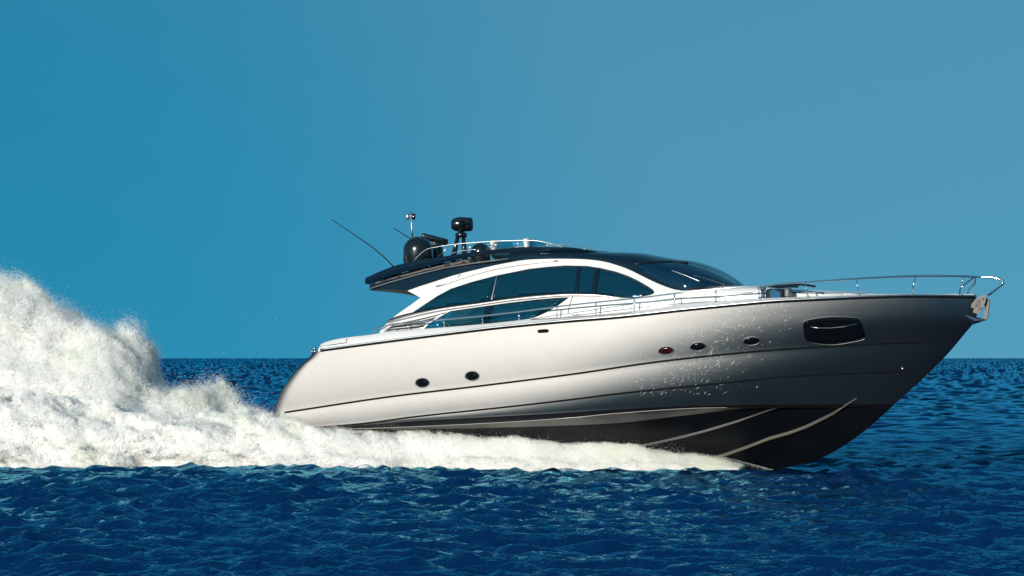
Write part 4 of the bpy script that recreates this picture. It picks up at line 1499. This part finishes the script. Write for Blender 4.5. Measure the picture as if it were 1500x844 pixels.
# rooster tail thrown up behind the stern
TAILP = [(-420, 385), (-250, 372), (-120, 388), (-40, 398), (0, 408), (28, 416), (48, 436), (75, 445), (104, 442), (122, 466), (140, 482), (165, 486), (190, 482), (212, 494), (226, 514), (238, 553), (260, 561), (290, 553), (314, 557), (330, 584), (347, 605), (402, 616)]
Ht = prof_s(TAILP, 0.0)
sA, sB = float(spix(-380, 0)), float(spix(408, 0))
def tail_base(p):
    s_, w_, z_ = p.T
    H = Ht(s_ + 0.12 * noise3(p * 1.3, 5)) * 0.97
    wd = 0.9 + 2.3 * np.clip((sB + 0.5 - s_) / 6.0, 0, 1)
    e = z_ / np.maximum(H, 0.05)
    d = 1 - np.sqrt(np.clip(e, 0, 9) ** 2.2 + (np.clip(w_, 0, 9) / wd) ** 2.4)
    return d * np.minimum(H, 3.0) / 2.2
def tail_noise(p):
    q = p * np.array([0.60, 0.62, 0.70]); q[:, 0] += 0.35 * p[:, 2]
    return 0.17 * fbm3(q, 11, 6, 0.55)
def tail_pts(n):
    return np.stack([rng.uniform(sA, sB, n), rng.uniform(-0.6, 4.0, n), rng.uniform(-0.1, 7.2, n)], 1)
SM = 0.22
def scatter(pts_fn, base, noise, n, rounds, hi, soft, power, amp):
    P_, D_ = [], []
    for k in range(rounds):
        p = pts_fn(n)
        d = base(p)
        ok = (d > -soft - 0.42 * amp) & (d < hi + amp)
        p, d = p[ok], d[ok]
        d = d + noise(p)
        pr = np.clip((d + soft) / (1.4 * soft), 0, 1) ** power
        keep = (rng.random(len(p)) < pr) & (d < hi)
        P_.append(p[keep]); D_.append(d[keep])
    p = np.concatenate(P_); d = np.concatenate(D_)
    g = np.zeros_like(p)
    for k in range(3):
        q = p.copy(); q[:, k] += SM
        g[:, k] = d - base(q) - noise(q)
    return p, d, g
flip = np.array([1.0, -1.0, 1.0])
p, d, g = scatter(tail_pts, tail_base, tail_noise, 1200000, 18, 0.32, 0.20, 2.3, 0.30)
rad = rng.uniform(0.009, 0.022, len(p)) * (1 + np.clip(d - 0.04, 0, 0.2) * 34)
# thin mist and flung drops over the swim platform and around the plume
n_ = 9000
q = np.stack([rng.uniform(float(spix(300, 0)), float(spix(420, 0)), n_), rng.uniform(-1.5, 3.0, n_), rng.exponential(0.45, n_) + 1.0], 1)
q = q[rng.random(n_) < np.clip(0.5 + 0.9 * fbm3(q * 0.9, 31, 4), 0, 1)]
j = rng.integers(0, len(p), 60000)
q2 = p[j] + rng.normal(size=(60000, 3)) * np.array([0.30, 0.3, 0.30]) + np.array([-0.1, 0, 0.12])
ex = np.concatenate([q, q2])
p = np.concatenate([p, ex]); g = np.concatenate([g, rng.normal(size=ex.shape) + np.array([0, 1.0, 0.3])])
rad = np.concatenate([rad, rng.uniform(0.006, 0.015, len(ex))])
droplets('stern_spray', p * flip, g * flip, rad, 'tall white plume of spray thrown up behind the stern of the yacht', msp)

# sheet of spray along the near side of the hull and the wake wall behind it
SIDEP = [(-420, 560), (-200, 570), (-60, 560), (0, 575), (40, 585), (100, 580), (160, 590), (230, 608), (300, 613), (345, 611), (375, 613), (420, 620), (480, 631), (540, 639), (600, 637), (650, 635), (700, 639), (760, 643), (820, 647), (880, 652), (930, 656), (980, 660.5), (1010, 664), (1035, 669), (1060, 676), (1080, 683), (1100, 688.5)]
sS, sE = float(spix(-380, 4)), SIDE_S
tbl = []
for a, b_ in SIDEP:
    w_ = 1.2
    for _ in range(8):
        s_ = float(spix(a, w_))
        w_ = 0.45 * (0.9 + (SIDE_S - s_) * 0.245) + 0.9 * min(1, max(0, (SIDE_S - s_) / 4))
    tbl.append((s_, float(zrow(s_, w_, b_))))
tbl = np.array(sorted(tbl))
Hs = lambda q: np.interp(q, tbl[:, 0], tbl[:, 1])
def side_lim(s_):
    wo = 0.9 + (SIDE_S - s_) * 0.245
    wi = np.where(s_ > chn[0, 0], 0.55 * np.interp(s_, chn[:, 0], -chn[:, 1]) * np.clip((SIDE_S - s_) / 6, 0, 1), 1.5)
    return wi, wo
def side_base(p):
    s_, w_, z_ = p.T
    wi, wo = side_lim(s_)
    u = (w_ - wi) / np.maximum(wo - wi, 0.1)
    H = Hs(s_)
    sec = np.clip(1 - np.clip((u - 0.45) / 0.55, 0, 2) ** 2.0, 0.0, 1) ** 0.5
    return np.minimum((H * (0.25 + 0.75 * sec) - z_) * 0.8, (1.02 - u) * (wo - wi) * 0.7)
def side_noise(p):
    q = p * np.array([0.75, 0.9, 1.2]); q[:, 0] += 0.6 * p[:, 2]
    return 0.20 * fbm3(q, 23, 6, 0.58) * np.clip(Hs(p[:, 0]), 0.3, 1.5)
def side_pts(n):
    s_ = sE - (sE - sS) * rng.random(n) ** 1.15
    wi, wo = side_lim(s_)
    return np.stack([s_, wi + (wo - wi) * rng.uniform(0, 1.12, n), rng.uniform(-0.05, 1.35, n) * (Hs(s_) + 0.12)], 1)
p, d, g = scatter(side_pts, side_base, side_noise, 1200000, 9, 0.32, 0.12, 2.0, 0.45)
rad = rng.uniform(0.008, 0.018, len(p)) * (1 + np.clip(d - 0.03, 0, 0.18) * 32)
# the first sheet that leaves the forefoot
ln_ = rng.random(800) ** 0.8
px_ = 1056 + 76 * ln_; py_ = 667.5 + 20.5 * ln_ + rng.exponential(3.0, 800) * (1 - 0.6 * ln_)
pw_ = 1.25 * (1 - ln_) ** 0.8 + 0.12 + 0.25 * rng.random(800)
es, ez = inv(px_, py_, pw_)
ex = np.stack([es, pw_, ez], 1)[ez > 0]
p = np.concatenate([p, ex]); g = np.concatenate([g, rng.normal(size=ex.shape) + np.array([0, 1.0, 0.3])])
rad = np.concatenate([rad, rng.uniform(0.005, 0.011, len(ex))])
n_ = 60000
j = rng.integers(0, len(p), n_)
ex = p[j] + rng.normal(size=(n_, 3)) * np.array([0.35, 0.15, 0.16]) + np.array([-0.15, 0, 0.08])
ex = ex[(ex[:, 2] > 0) & (ex[:, 0] < SIDE_S - 1.5)]
p = np.concatenate([p, ex]); g = np.concatenate([g, rng.normal(size=ex.shape) + np.array([0, 1.0, 0.3])])
rad = np.concatenate([rad, rng.uniform(0.006, 0.014, len(ex))])
droplets('side_spray', p * flip, g * flip, rad, 'low white sheet of spray along the near side of the hull and its wake', msp)

# sun glints on the hull modelled as white flecks turned towards the sun
M['flecks'] = mat('glint_flecks', (0.80, 0.79, 0.77), 0.35, 0, 0.4)
HOLES = [(618.8, 560.8), (691.8, 550.8), (975.6, 513.8), (1022.4, 507.8), (1101, 499.7)]
def sun_glint():
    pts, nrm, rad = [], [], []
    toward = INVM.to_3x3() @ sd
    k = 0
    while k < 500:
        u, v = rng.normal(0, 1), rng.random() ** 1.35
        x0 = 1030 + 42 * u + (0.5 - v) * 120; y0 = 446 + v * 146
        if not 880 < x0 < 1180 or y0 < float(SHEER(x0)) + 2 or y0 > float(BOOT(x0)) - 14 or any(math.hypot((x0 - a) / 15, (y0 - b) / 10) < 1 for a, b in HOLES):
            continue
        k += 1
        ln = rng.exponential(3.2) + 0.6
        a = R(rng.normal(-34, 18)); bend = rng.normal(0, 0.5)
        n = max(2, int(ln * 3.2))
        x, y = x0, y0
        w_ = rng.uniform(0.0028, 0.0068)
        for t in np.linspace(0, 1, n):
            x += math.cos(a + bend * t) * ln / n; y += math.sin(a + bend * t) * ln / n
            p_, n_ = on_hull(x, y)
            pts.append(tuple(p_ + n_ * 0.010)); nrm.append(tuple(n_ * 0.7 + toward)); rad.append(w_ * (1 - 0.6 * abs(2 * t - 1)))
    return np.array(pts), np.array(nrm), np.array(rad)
p, g, rad = sun_glint()
o = droplets('glint_flecks', p, g, rad, '', M['flecks'], 0.12)
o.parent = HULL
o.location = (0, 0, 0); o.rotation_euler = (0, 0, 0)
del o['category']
o['label'] = 'white flecks standing for sun glints on the hull side'
